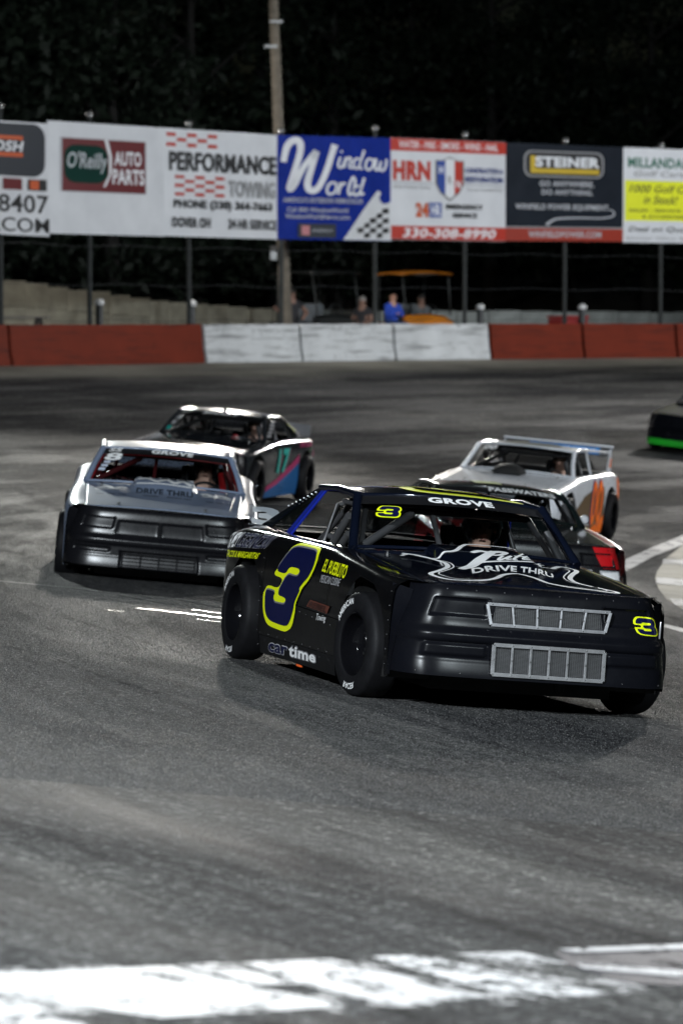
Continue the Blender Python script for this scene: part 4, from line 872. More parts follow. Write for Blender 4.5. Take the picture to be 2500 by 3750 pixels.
        # frame round the windscreen
        m = MB(); m.tube([s.wspt(-1 + 2 * k / 14, .985, .004) for k in range(15)], .014, 6); m.tube([s.wspt(-1 + 2 * k / 14, .012, .004) for k in range(15)], .012, 6); m.build('windscreen_frame', pillar, root, smooth=60)
        # tub
        MB().box((-.65, 0, .22), (2.5, 1.5, .03)).build('floor_pan', inner, root); MB().box((.56, 0, .52), (.03, 1.5, .6)).build('firewall', inner, root); MB().box((-1.15, 0, .80), (1.0, 1.46, .02)).build('rear_shelf', inner, root); MB().box((-.66, 0, .5), (.02, 1.46, .6)).build('rear_firewall', inner, root)
        MB().grid(lambda u, v: (.58 - .2 * v, (u * 2 - 1) * .76, .80 + .085 * math.sin(v * 1.5)), 8, 4).build('dashboard', inner, root, smooth=60)
        MB().box((0.1, 0, .17), (3.4, 1.2, .12)).build('chassis', CHAS, root)
        MB().tube([(1.37, -.8, .30), (1.37, .8, .30)], .05, 8).build('front_axle', CHAS, root); MB().tube([(-1.37, -.8, .33), (-1.37, .8, .33)], .07, 8).build('rear_axle', CHAS, root)
        # roll cage
        c = .021; ty_ = ty - .02; m = MB()
        m.tube([(-.42, -.72, .25), (-.42, -.70, .9), (-.44, -.60, 1.16), (-.44, -.5, 1.2), (-.44, .5, 1.2), (-.44, .60, 1.16), (-.42, .70, .9), (-.42, .72, .25)], c, 8)
        for sd in (-1, 1):
            m.tube([(.50, sd * .70, .35), (.42, sd * .69, .88), (.1, sd * .58, 1.17), (-.44, sd * .56, 1.19)], c, 8); m.tube([(-.44, sd * .5, 1.19), (-1.3, sd * .55, .75)], c, 8)
            for z in (.42, .58, .74): m.tube([(-.42, sd * .70, z + .04), (.0, sd * .76, z), (.48, sd * .70, z - .02)], c, 8)
        m.tube([(.1, -.58, 1.17), (.1, .58, 1.17)], c, 8); m.tube([(-.43, -.68, .95), (-.43, .68, .60)], c, 8); m.tube([(.06, -.10, 1.17), (.45, -.12, .86)], c * .9, 8)
        m.tube([(.42, -.68, .92), (.12, -.26, 1.15)], .028, 8); m.tube([(-.42, -.66, .82), (-.08, -.63, 1.1)], .03, 8); m.tube([(-.30, -.66, .80), (-.06, -.63, .98)], .026, 8)
        m.tube([(.36, .62, 1.10), (.50, .70, .90)], .027, 8); m.build('roll_cage', cage, root, smooth=60)
        # seat and wheel
        m = MB(); m.grid(lambda u, v: (-.62 - .06 * math.sin(u * math.pi) + .13 * abs(2 * u - 1) ** 3, .41 + (u - .5) * .50, .45 + .62 * v), 12, 8); m.grid(lambda u, v: (-.58 + .5 * v, .41 + (u - .5) * .48, .40 + .06 * abs(2 * u - 1) ** 2 - .04 * v), 8, 4); m.build('seat', seatcol, root, smooth=60, solid=.03)
        for yy in (.22, .60): MB().box((-.50, yy, 1.0), (.22, .03, .17)).build('head_support', seatcol, root, bevel=.01)
        sw = MB(); sw.lathe([(.165, -.014), (.18, 0), (.165, .014), (.15, 0)], 24, (0, 0, 0), 'x', closed=True); sw.tube([(0, -.16, 0), (0, .16, 0)], .012, 6); sw.tube([(0, 0, 0), (0, 0, -.16)], .012, 6); w = sw.build('steering_wheel', INTM, root); w.location = (.12, .41, .80); w.rotation_euler = (0, R(-20), 0)
        return s
    def wheels(s, steer=0, letters=True, rim=RIMM, which=((1.37, -1), (1.37, 1), (-1.37, -1), (-1.37, 1))):
        r, w = s.P['tr'], s.P['tw']; h = w / 2
        for x, sd in which:
            e = empty('wheel', (x, sd * (s.P['ty'] + (.03 if x < 0 else 0) - h), r), 0, s.root); e.rotation_euler = (0, 0, R(steer) if x > 0 else 0)
            prof = [(.195, h * .75), (.208, h * .93), (.25, h * 1.0), (.285, h * .985), (.312, h * .9), (r - .006, h * .76), (r, h * .6), (r + .001, 0)]
            prof = prof + [(a, -b) for a, b in prof[::-1][1:]]
            m = MB(); m.lathe(prof, 56, (0, 0, 0), 'y'); m.build('tyre', TYREM, e, smooth=50)
            p2 = [(.197, h * .74), (.205, h * .86), (.20, h * .93), (.193, h * .88), (.188, h * .5), (.178, h * .0), (.165, -h * .12), (.10, -h * .3), (.085, -h * .25), (.07, -h * .12), (.055, -h * .05), (.05, h * .1), (0, h * .12)]
            m = MB(); m.lathe([(a, sd * b) for a, b in p2], 40, (0, 0, 0), 'y'); rm = m.build('rim', rim, e, smooth=40)
            m = MB()
            for k in range(5): a = k * 1.2566; m.lathe([(0, sd * -h * .06), (.011, sd * -h * .08), (.011, sd * -h * .26)], 8, (.115 * math.cos(a) * .95, 0, .115 * math.sin(a) * .95), 'y')
            m.build('lug_nut', LUG, rm)
            if letters:
                def arc(r0, r1, a0, a1): return lambda u, v: (lambda a, q: (-sd * q * math.cos(a) * -1 * sd, sd * (h * 1.0 + .0035), q * math.sin(a)))(R(a0 + (a1 - a0) * u) if sd < 0 else math.pi - R(a0 + (a1 - a0) * u), r0 + (r1 - r0) * v)
                ptext('RACER', rectq(0, 0, 1, 1), arc(.250, .288, 300 + (20 if x < 0 else -35), 335 + (20 if x < 0 else -35)) if False else arc(.250, .288, 255, 285 + 5), DWHT, e, .02, step=0.1)
                ptext('AMERICAN', rectq(0, 0, 1, 1), arc(.250, .288, 150, 95), DWHT, e, .02, step=0.1)
    def driver(s, label, suit=None, face=True):
        DSK = pm('driver_skin', (.68, .42, .32), .5, var=.06)
        suit = suit or pm('driver_suit', (.015, .015, .018), .8)
        o = figure('driver', suit, suit, SHOE, None, True, 'wheel', skin=DSK); hz = .5 + .735
        hm = MB(); nu, nv = 36, 20
        def hp(u, v): a = u * 2 * math.pi; b2 = -.75 + v * (math.pi / 2 + .75); return (.138 * math.cos(a) * math.cos(b2), -.028 + .16 * math.sin(a) * math.cos(b2), hz + .145 * math.sin(b2))
        for i in range(nu):
            for k in range(nv):
                a = ((i + .5) / nu * 360 - 270 + 180) % 360 - 180; b2 = math.degrees(-.75 + (k + .5) / nv * (math.pi / 2 + .75))
                if abs(a) < 46 and -40 < b2 < 22: continue
                hm.add([hp(i / nu, k / nv), hp((i + 1) / nu, k / nv), hp((i + 1) / nu, (k + 1) / nv), hp(i / nu, (k + 1) / nv)], [(0, 1, 2, 3)])
        bmx = hm.build('helmet', pm('helmet_black', (.010, .010, .012), .25, coat=.6), o, smooth=60, solid=.016, weld=True)
        vz = MB(); vz.grid(lambda u, v: (.142 * math.cos(R(-90 - 50 + 100 * u)), -.03 + .168 * math.sin(R(-90 - 50 + 100 * u)), hz + .085 + .04 * v), 14, 2); vz.build('visor', pm('visor_black', (.012, .012, .014), .08, coat=1), o, smooth=60)
        o.parent = None
        L = Matrix.Translation((-.38, .41, -.165)) @ Matrix.Rotation(R(90 - 4), 4, 'Z'); o.matrix_world = Matrix(s.M) @ L
        tag(o, label, 'person', 'drivers in the cars'); return o
    def spoiler(s, h, mat, x=None, w=.74, base=.925, lean=.05, name='spoiler'):
        x = x or s.P['xend'] + .06
        return MB().grid(lambda u, v: (x - lean * v, (2 * u - 1) * w, base + .012 * (1 - (2 * u - 1) ** 2) + h * v), 8, 2).build(name, mat, s.root, solid=.006, smooth=0)
    def banner(s, text, u0=-.55, u1=.55, v0=.835, v1=.95, band=True, mat=DWHT, sh=0.0, vband=.80):
        if band: ppoly(rectq(-.985, vband, .985, .99), s.mW(.003), DBLK, s.root, 'windscreen_banner', .12)
        ptext(text, rectq(u0, v0, u1, v1, sh), s.mW(.008), mat, s.root, .045, step=.1)
    def rivets(s, pts, r=.006, mat=None):
        m = MB()
        for p in pts: m.lathe([(0, r), (r * .8, r * .6), (r, 0), (r * .8, -r * .6), (0, -r)], 6, tuple(p))
        m.build('rivets', mat or ALU, s.root)['kind'] = 'stuff'
    def hood_pins(s):
        for x, y in ((.78, .62), (.78, -.62), (1.86, .42), (1.86, -.42)):
            z = s.hoodz(x, y); m = MB(); m.lathe([(.022, .002), (.022, .006), (.007, .008), (.006, .024), (0, .026)], 10, (x, y, z)); m.tube([(x - .03, y, z + .02), (x, y + .02, z + .025), (x + .03, y, z + .02), (x, y - .02, z + .022), (x - .03, y, z + .02)], .003, 5); m.build('hood_pin', LUG, s.root)
def frame_bar(c, y0, z0, y1, z1, th, mat, parent, name='bar', o0=.0, o1=.014, n=10):
    """a flat metal bar on the nose between two points"""
    d = Vector((y1 - y0, z1 - z0)); L = d.length; d.normalize(); nn = Vector((-d.y, d.x)) * th / 2; m = MB(); v = []
    zc = lambda y, z: Vector((c.planx(y) + .028 + .0, y, z))
    for k in range(n + 1):
        t = k / n; y, z = y0 + (y1 - y0) * t, z0 + (z1 - z0) * t
        base = c.planx(y) + c._gx(z)
        for (a, b2) in ((nn, o1), (-nn, o1), (-nn, o0), (nn, o0)): v.append((base + b2, y + a.x, z + a.y))
    f = [(k * 4 + j, k * 4 + (j + 1) % 4, (k + 1) * 4 + (j + 1) % 4, (k + 1) * 4 + j) for k in range(n) for j in range(4)] + [(0, 1, 2, 3), (n * 4 + 3, n * 4 + 2, n * 4 + 1, n * 4)]
    m.add(v, f); return m.build(name, mat, parent, smooth=0, bevel=.002)
def grille(c, y0, y1, z0, z1, cells, gx, slope=0, skew=0.0, th=.022, frame=ALU, wire=MESHM, bar=None):
    c._gx = gx
    g = empty('grille', (0, 0, 0), 0, c.root)
    zz = lambda y, z: z
    frame_bar(c, y0 - skew, z1, y1 + skew, z1, th, frame, g, 'frame_rail'); frame_bar(c, y0, z0, y1, z0, th, frame, g, 'frame_rail')
    frame_bar(c, y0, z0, y0 - skew, z1, th, frame, g, 'frame_rail', n=3); frame_bar(c, y1, z0, y1 + skew, z1, th, frame, g, 'frame_rail', n=3)
    for k in range(1, cells):
        y = y0 + (y1 - y0) * k / cells; yt = (y0 - skew) + (y1 - y0 + 2 * skew) * k / cells; frame_bar(c, y, z0, yt, z1, th * .62, bar or frame, g, 'bar', .0, .011, n=3)
    m = MB(); nz = int((z1 - z0) / .0075)
    for k in range(nz):
        z = z0 + (z1 - z0) * (k + .5) / nz
        for i in range(8):
            a, b2 = y0 + (y1 - y0) * i / 8, y0 + (y1 - y0) * (i + 1) / 8
            m.add([(c.planx(a) + gx(z) - .006, a, z - .0014), (c.planx(b2) + gx(z) - .006, b2, z - .0014), (c.planx(b2) + gx(z) - .006, b2, z + .0014), (c.planx(a) + gx(z) - .006, a, z + .0014)], [(0, 1, 2, 3)])
    ny = int((y1 - y0) / .014)
    for k in range(ny):
        y = y0 + (y1 - y0) * (k + .5) / ny; m.add([(c.planx(y) + gx(z0) - .005, y - .001, z0), (c.planx(y) + gx(z0) - .005, y + .001, z0), (c.planx(y) + gx(z1) - .005, y + .001, z1), (c.planx(y) + gx(z1) - .005, y - .001, z1)], [(0, 1, 2, 3)])
    m.build('wire_mesh', wire, g, smooth=0)['kind'] = 'stuff'
    MB().grid(lambda u, v: (c.planx(y0 + (y1 - y0) * u) + gx(z0 + (z1 - z0) * v) - .028, y0 + (y1 - y0) * u, z0 + (z1 - z0) * v), 10, 2).build('backing', CHAS, g)
    m = MB()
    for k in range(cells + 1):
        for z in (z0, z1, (z0 + z1) / 2):
            y = y0 + (y1 - y0) * k / cells; m.lathe([(.0, .0195), (.004, .0175), (.006, .0135)], 6, (c.planx(y) + gx(z), y, z), 'x')
    m.build('rivets', LUG, g)['kind'] = 'stuff'
    return g
# outline of the stylised 3, as it leans on the door (x along the car, z up)
Y3 = [(-0.695, 0.641), (-0.564, 0.714), (-0.478, 0.791), (-0.388, 0.849), (-0.291, 0.881), (-0.22, 0.89), (0.164, 0.884), (0.228, 0.873), (0.259, 0.848), (0.268, 0.803), (0.227, 0.731), (0.146, 0.657), (0.019, 0.596), (0.002, 0.583), (-0.088, 0.496), (-0.099, 0.477), (-0.099, 0.424), (-0.129, 0.346), (-0.171, 0.308), (-0.268, 0.28), (-0.353, 0.276), (-0.681, 0.287), (-0.764, 0.311), (-0.836, 0.366), (-0.862, 0.419), (-0.875, 0.503), (-0.846, 0.517), (-0.794, 0.565), (-0.529, 0.555), (-0.443, 0.629)]
N3 = [(-0.634, 0.671), (-0.466, 0.785), (-0.354, 0.842), (-0.243, 0.861), (0.12, 0.859), (0.2, 0.848), (0.225, 0.812), (0.202, 0.747), (0.13, 0.679), (-0.007, 0.615), (-0.051, 0.586), (-0.027, 0.576), (-0.127, 0.487), (-0.134, 0.44), (-0.186, 0.362), (-0.242, 0.323), (-0.342, 0.314), (-0.658, 0.324), (-0.751, 0.354), (-0.801, 0.399), (-0.823, 0.491), (-0.791, 0.534), (-0.586, 0.528), (-0.621, 0.498), (-0.608, 0.466), (-0.565, 0.453), (-0.361, 0.456), (-0.328, 0.473), (-0.337, 0.505), (-0.55, 0.513), (-0.358, 0.667), (-0.176, 0.66), (-0.115, 0.667), (-0.086, 0.689), (-0.097, 0.712), (-0.151, 0.72), (-0.288, 0.72), (-0.348, 0.709), (-0.41, 0.664)]
def soften(pts, q=.22, it=2):
    for _ in range(it):
        out = []
        for i, p in enumerate(pts):
            n = pts[(i + 1) % len(pts)]; out += [(p[0] + (n[0] - p[0]) * q, p[1] + (n[1] - p[1]) * q), (p[0] + (n[0] - p[0]) * (1 - q), p[1] + (n[1] - p[1]) * (1 - q))]
        pts = out
    return pts
Y3 = soften(Y3, .2, 2); N3 = soften(N3, .2, 2)
_u = lambda L: [((x - 1075) / 231, 1 - (y - 600) / 206) for x, y in L]      # the same 3 upright
U_Y = soften(_u([(1078, 690), (1083, 640), (1110, 604), (1150, 600), (1265, 606), (1300, 632), (1306, 680), (1292, 706), (1307, 730), (1303, 780), (1275, 806), (1125, 797), (1085, 772), (1075, 714), (1146, 718), (1146, 690)]), .2, 2)
U_N = soften(_u([(1100, 676), (1104, 645), (1125, 618), (1150, 613), (1258, 620), (1284, 640), (1289, 675), (1272, 706), (1290, 732), (1286, 772), (1266, 792), (1135, 784), (1104, 766), (1094, 730), (1152, 733), (1155, 748), (1222, 752), (1233, 740), (1226, 726), (1166, 722), (1166, 690), (1222, 691), (1233, 679), (1226, 664), (1162, 661), (1150, 677)]), .18, 2)
def three(c, quad, mapf, step=.06, fill=DNAVY, edge=DYEL):
    ppoly([bil(quad, *p) for p in U_Y], mapf(.004), edge, c.root, 'number_outline', step); ppoly([bil(quad, *p) for p in U_N], mapf(.007), fill, c.root, 'number_fill', step)

# ---------------------------------------------------------------- car 3, the black leader
NVB = pm('navy_black_paint', (.003, .0045, .0105), .09, spec=.4, bump=.12, bs=5, coat=.9, var=.15); BLKP = pm('black_paint', (.003, .003, .0035), .09, coat=.4, spec=.35, bump=.3, bs=5, var=.2, dirt=.06); BRB = pm('bright_blue_paint', (.012, .025, .30), .22, coat=.8)
c = Car('black and navy stock car numbered 3 leading the pack, aluminium grilles in its nose', .583, 23.91, -73.0, pockets=BASE['pockets'] + [(-.345, .39, .562, .668, -.035), (-.325, .385, .262, .420, -.045)], ws=((.55, .767, .91), (.12, .632, 1.252)), roofR=(-.62, .662, 1.272), deck=(-1.66, .71, .95), xend=-2.22)
NOSE3 = pm('satin_black_nose', (.0035, .0038, .0055), .27, var=.12, vs=4, spec=.13, bump=.05, bs=9, dirt=.04)
c.body(BLKP, nose=NOSE3, roof=NVB, pillar=NVB, bpillar=BRB, deckm=NVB)
c.hood.data.materials[0] = NVB
c.wheels(steer=6); c.driver('driver in a black helmet and dark suit inside car 3')
three(c, rectq(.63, .545, .825, .665), lambda o: c.mN(o), .03)
three(c, [(-.86, .50), (-.83, .74), (-.58, .74), (-.62, .50)], lambda o: c.mW(o + .004), .06)
ppoly(Y3, c.mR(.008), DYEL, c.root, 'number_outline', .06); ppoly([(x * 1.0 - .006, z + .011) for x, z in N3], c.mR(.010), DGRY, c.root, 'number_shadow', .06); ppoly(N3, c.mR(.012), DNAVY, c.root, 'number_fill', .06)
c.banner('GROVE', -.30, .42, .835, .955, vband=.79)
LIME = DYEL
ptext('EL PUEBLITO', [(.40, .733), (.45, .818), (.98, .806), (.95, .716)], c.mR(.005), LIME, c.root, .02)
ptext('MEXICAN CUISINE', [(.40, .66), (.42, .712), (.88, .712), (.85, .662)], c.mR(.005), DGRY if False else pm('decal_silver', (.42, .42, .44), .4), c.root, .0)
TOWB = pm('decal_copper', (.10, .03, .02), .35)
ppoly([(.154, .483), (.232, .532), (.713, .521), (.659, .469)], c.mR(.007), TOWB, c.root, 'decal_panel'); ptext('REBEL', [(.21, .487), (.26, .522), (.67, .513), (.63, .475)], c.mR(.010), DBLK, c.root, .01)
ptext('Towing', [(.40, .395), (.43, .455), (.66, .458), (.64, .405)], c.mR(.010), DWHT, c.root, .0)
DSIL = pm('decal_silver', (.42, .42, .44), .4)
ptext('car', [(-.72, .108), (-.69, .178), (-.22, .183), (-.26, .113)], c.mR(.010), DSIL, c.root, .05); ptext('car', [(-.70, .113), (-.675, .173), (-.23, .177), (-.265, .118)], c.mR(.014), DNAVY, c.root, .02)
ptext('time', [(-.23, .112), (-.20, .205), (.47, .205), (.45, .122)], c.mR(.010), DGRY, c.root, .06); ptext('time', [(-.215, .120), (-.19, .196), (.455, .196), (.44, .128)], c.mR(.014), DWHT, c.root, .03)
ptext('CRAZY', [(-2.05, .745), (-1.95, .875), (-1.58, .89), (-1.72, .775)], c.mR(.006), DWHT, c.root, .02); ptext('LEGERNZ300', [(-1.71, .772), (-1.57, .89), (-.82, .905), (-1.0, .80)], c.mR(.005), DSIL, c.root, .03); ptext('LEGERNZ300', [(-1.705, .775), (-1.57, .887), (-.825, .902), (-1.0, .803)], c.mR(.008), DNAVY, c.root, .0)
ptext('TACOS & MARGARITAS', [(-1.98, .69), (-1.95, .74), (-1.08, .768), (-1.14, .722)], c.mR(.006), LIME, c.root, .02)
# door seam strip and side skirt
SKRT = pm('skirt_black', (.006, .006, .0065), .4, spec=.3, dirt=.06)
MB().grid(lambda u, v: (-.92 + 1.80 * u, -(c.sidey(-.92 + 1.8 * u, .09 + .12 * v) + .006), .085 + .125 * v), 30, 3).build('side_skirt', SKRT, c.root, smooth=60)
MB().grid(lambda u, v: (-.95 + 1.86 * u, -(c.sidey(-.95 + 1.86 * u, .21 + .27 * v) + .003), .212 + (.275 - .04 * u) * v), 30, 4).build('lower_door_panel', pm('lower_door_black', (.006, .006, .006), .3, spec=.3, dirt=.05), c.root, smooth=60)
for k in range(8):
    x = -.8 + k * .22; MB().box((x, -(c.sidey(x, .16) + .007), .185), (.012, .006, .03)).build('skirt_clip', CHAS, c.root)
RIVD = pm('dark_rivet', (.05, .05, .052), .4, metal=.5)
GAP = pm('panel_gap', (.0015, .0015, .0015), .9, spec=.05)
for pts in ([(-.962, .10), (-.955, .45), (-.94, .84), (-.934, .84), (-.949, .45), (-.956, .10)], [(.60, .50), (.66, .84), (.667, .84), (.607, .50)], [(-.95, .488), (.90, .452), (.90, .447), (-.95, .483)]):
    ppoly(pts, c.mR(.0045), GAP, c.root, 'panel_gap', .06)
c.rivets([Vector((x, -(c.sidey(x, z) + .004), z)) for x, z in [(-.9 + .15 * k, .47 - .006 * k) for k in range(12)] + [(-.975, .14 + .1 * k) for k in range(7)] + [(-.9 + .2 * k, .225) for k in range(9)] + [(1.83, .25 + .09 * k) for k in range(6)]], .0035, RIVD)
c.rivets([c.nosept(-.70 + .2 * k, .752, .002) for k in range(8)] + [c.nosept(-.78 + .26 * k, .24, .002) for k in range(7)], .004, RIVD)
# hood artwork
HW_ = DWHT
def hs(y, x): return (y, -(x + (.24 * max(0, min(1, (1.25 - x) / .62)) if -.42 < y < .45 else 0)))
H1 = [(0.879, -0.553), (0.80, -0.475), (0.78, -0.40), (0.776, -0.30), (0.70, -0.20), (0.50, -0.10), (0.40, -0.02), (0.388, 0.135), (0.404, 0.253), (0.432, 0.367), (0.49, 0.45)]
H2 = [(0.86, 0.44), (0.836, 0.561), (0.879, 0.637), (0.981, 0.622), (1.221, 0.502), (1.448, 0.403), (1.638, 0.384), (1.778, 0.48), (1.864, 0.55), (1.93, 0.54), (1.945, 0.45), (1.93, 0.37), (1.90, 0.215), (1.80, 0.12), (1.624, 0.094), (1.50, 0.024), (1.588, -0.098), (1.775, -0.222), (1.90, -0.359), (1.92, -0.518), (1.88, -0.59), (1.776, -0.626), (1.682, -0.617), (1.573, -0.53), (1.415, -0.42), (1.249, -0.38), (1.092, -0.40), (0.964, -0.464), (0.879, -0.553)]
MH = c.mH(.004)
pstrokes([([hs(y, x) for x, y in H1], .030)], MH, HW_, c.root, 'hood_outline'); pstrokes([([hs(y, x) for x, y in H2], .034)], MH, HW_, c.root, 'hood_outline')
inn = lambda pts, k=.90: [hs(.02 + (y - .02) * k, 1.30 + (x - 1.30) * (k + .01)) for x, y in pts]
pstrokes([(inn(H2[2:]), .010)], MH, HW_, c.root, 'hood_outline')
L1 = [(0.751, -0.1), (0.66, -0.026), (0.693, 0.027), (0.631, 0.121), (0.656, 0.154), (0.774, 0.097), (0.82, 0.025)]; L2 = [(0.621, 0.083), (1.011, -0.096), (1.292, -0.227), (1.397, -0.322), (1.30, -0.25), (1.162, -0.148), (1.075, -0.052), (0.985, 0.139), (0.946, 0.287), (0.93, 0.427)]
uu = [(0.789, 0.108), (0.949, 0.042), (0.955, 0.059), (0.775, 0.169), (0.925, 0.101), (0.899, 0.148)]; tt = [(0.606, 0.294), (0.886, 0.163), (0.908, 0.186)]; ee = [(0.83, 0.238), (0.751, 0.313), (0.684, 0.329), (0.765, 0.266), (0.871, 0.232), (0.865, 0.284)]; ap = [(0.598, 0.416), (0.7, 0.367)]; ss_ = [(0.704, 0.418), (0.714, 0.381), (0.827, 0.363), (0.88, 0.31), (0.861, 0.294)]
pstrokes([([hs(y, x) for x, y in L1], [.03, .05, .05, .05, .04, .03, .02]), ([hs(y, x) for x, y in L2], [.05, .07, .06, .05, .035, .03, .025, .02, .018, .012])] + [([hs(y, x) for x, y in q], .019) for q in (uu, tt, [(0.759, 0.191), (0.737, 0.283)], ee, ap, ss_)], c.mH(.006), HW_, c.root)
base_ = [(-.30, 1.56), (-.112, 1.42), (.03, 1.36), (.123, 1.36), (.211, 1.39), (.275, 1.50)]; topl_ = [(-.235, 1.34), (-.06, 1.22), (.09, 1.18), (.19, 1.18), (.28, 1.20), (.34, 1.29)]
def arcmap(u, v):
    a = [(i / 5, p) for i, p in enumerate(base_)]; t2 = [(i / 5, p) for i, p in enumerate(topl_)]
    A = Vector((smo([(k, p[0]) for k, p in a], u), smo([(k, p[1]) for k, p in a], u))); B2 = Vector((smo([(k, p[0]) for k, p in t2], u), smo([(k, p[1]) for k, p in t2], u))); p = A + (B2 - A) * v
    return c.mH(.006)(p.x, -p.y)
ptext('DRIVE THRU', rectq(0, 0, 1, 1), arcmap, HW_, c.root, .03, step=.06)
# roof number
pts3 = [(.30, .30), (.95, .30)]
ppoly([bil([(-.45, .05), (-.45, .95), (.93, .95), (.93, .05)], *p) for p in U_Y], c.mRoof(.005), DYEL, c.root, 'number_outline', .1); ppoly([bil([(-.45, .05), (-.45, .95), (.93, .95), (.93, .05)], .5 + (p[0] - .5) * .96, .5 + (p[1] - .5) * .9) for p in U_N], c.mRoof(.009), NVB, c.root, 'number_fill', .1)
c.rivets([c.roofpt(-.97 + 1.94 * k / 16, .03, .002) for k in range(17)] + [Vector((c.P['roofR'][0] - .05 - k * .07, -.675 - .006 * k, 1.245 - .017 * k)) for k in range(1, 9)])
c.hood_pins()
c.spoiler(.15, LEXS)
ptext('3', [(.72, .02), (.72, .95), (.50, .95), (.50, .02)], lambda u, v: (c.P['xend'] + .068 - .05 * v, -u, .93 + .14 * v), pm('decal_frost', (.22, .23, .24), .5), c.root, .06)
MB().tube([(c.P['xend'] + .05, -.74, .93), (c.P['xend'] + .05, .74, .93)], .008, 6).build('spoiler_mount', LUG, c.root)
gu = lambda z: c.o_z(z) - .004
grille(c, -.355, .40, .552, .678, 5, lambda z: -.002 + (.62 - z) * .08, skew=.03, th=.02)
grille(c, -.335, .395, .250, .432, 6, lambda z: .045 - (z - .24) * .05, th=.024, frame=pm('polished_aluminium', (.78, .78, .8), .2, metal=.85, var=.2, vs=14))
MB().box((c.nosept(.80, .585).x + .006, .805, .585), (.012, .010, .11)).build('trim_piece', ALU, c.root, bevel=.003)
MB().box((c.nosept(.05, .6).x - .0, .03, .70), (.02, .004, .08)).build('seam_strip', CHAS, c.root)
MB().lathe([(0, .0), (.03, .0), (.035, .06), (0, .07)], 10, (1.9, .22, .15)).build('tow_hook', CHAS, c.root)
MB().box((-.05, -.90, .075), (.08, .02, .02)).build('marker_light', pm('orange_marker', (.8, .12, .02), .4), c.root)

# ---------------------------------------------------------------- car 8, slate grey
GRY8 = pm('slate_grey_paint', (.15, .187, .265), .34, coat=.22, var=.1); REDC8 = pm('red_cage_paint', (.26, .008, .010), .4); BLKD = pm('decal_ink', (.015, .02, .03), .5)
c = Car('slate grey stock car numbered 8 with a plain matte black nose, left behind the leader', -1.88, 36.1, -87.5, 1.0, dpitch=2.2, scoop=(.075, .33, 1.18),
        pockets=[(-.79, -.47, .585, .69, -.016), (.47, .79, .585, .69, -.016), (-.43, -.012, .525, .665, -.014), (.012, .43, .525, .665, -.014), (-.80, -.46, .36, .40, -.02), (.46, .80, .36, .40, -.02), (-.36, .38, .215, .375, -.03)])
c.body(GRY8, cage=pm('cage_dark_red', (.04, .004, .005), .4), inner=pm('interior_dark_red', (.05, .008, .008), .7) if False else INTM)
c.wheels(letters=False); c.driver('driver in a dark helmet inside the grey car 8')
c.banner('GROVE', -.26, .40, .83, .965, sh=.03, vband=.79)
ptext('SS', rectq(-.92, .84, -.72, .96, .02), c.mW(.008), DWHT, c.root, .03); ptext('8', rectq(-.93, .56, -.68, .80, .02), c.mW(.008), DWHT, c.root, .035)
for k in range(3): ppoly(rectq(-.93 + .015 * k, .28 + .10 * k, -.84 + .015 * k, .35 + .10 * k), c.mW(.006), pm('decal_pale_blue', (.45, .5, .6), .4), c.root, 'sponsor_sticker', 0)
m = MB(); m.tube([c.wspt(-.97 + 1.94 * k / 12, .79, -.01) for k in range(13)], .005, 6); m.tube([c.wspt(-.965, .02 + .77 * k / 5, -.01) for k in range(6)], .008, 6); m.tube([c.wspt(.965, .02 + .77 * k / 5, -.01) for k in range(6)], .008, 6); m.build('windscreen_trim', REDC8, c.root)
MB().tube([(.45, .60, .88), (.25, .56, 1.06)], .035, 8).build('padding', REDC8, c.root)
pstrokes([([(-.28, -.80), (-.18, -.72), (-.08, -.84), (.02, -.74), (.10, -.86), (.18, -.76), (.26, -.88), (.31, -.80)], [.05, .06, .045, .06, .045, .06, .05, .03]), ([(-.30, -.93), (-.05, -.90), (.18, -.92), (.32, -.93)], .025)], c.mH(.004), DWHT, c.root)
ptext('LUTES', rectq(-.26, -.70, .30, -.64), c.mH(.004), DSIL, c.root, .02); ptext('DRIVE THRU', rectq(-.27, -1.16, .29, -1.02), c.mH(.004), BLKD, c.root, .03)
for s in (-1, 1):
    pstrokes([([(s * .66, -.95), (s * .56, -.86), (s * .50, -.96), (s * .42, -.88), (s * .38, -.95)], [.06, .09, .06, .08, .04]), ([(s * .68, -1.02), (s * .5, -.99), (s * .38, -1.02)], .04)], c.mH(.004), DWHT, c.root)
for y in (-.66, -.55, -.44, -.20, -.12, .03, .11, .20, .42, .52, .62): ppoly(rectq(y, -1.30, y + .075, -1.265), c.mH(.004), BLKD, c.root, 'hood_dash', 0)
c.hood_pins()
c._gx = lambda z: .0
for k in range(4):
    z = .245 + k * .036; frame_bar(c, -.34, z, .36, z, .008, NOSEM if k % 2 else RIMM, c.root, 'grille_bar', .01, .018)
for k in range(5): frame_bar(c, -.34 + .175 * k, .225, -.34 + .175 * k, .365, .012, NOSEM, c.root, 'grille_post', .012, .024, n=2)
MB().box((c.nosept(0, .6).x + .001, 0, .57), (.012, .006, .20)).build('seam_strip', NOSEM, c.root)
c.spoiler(.14, GRY8)

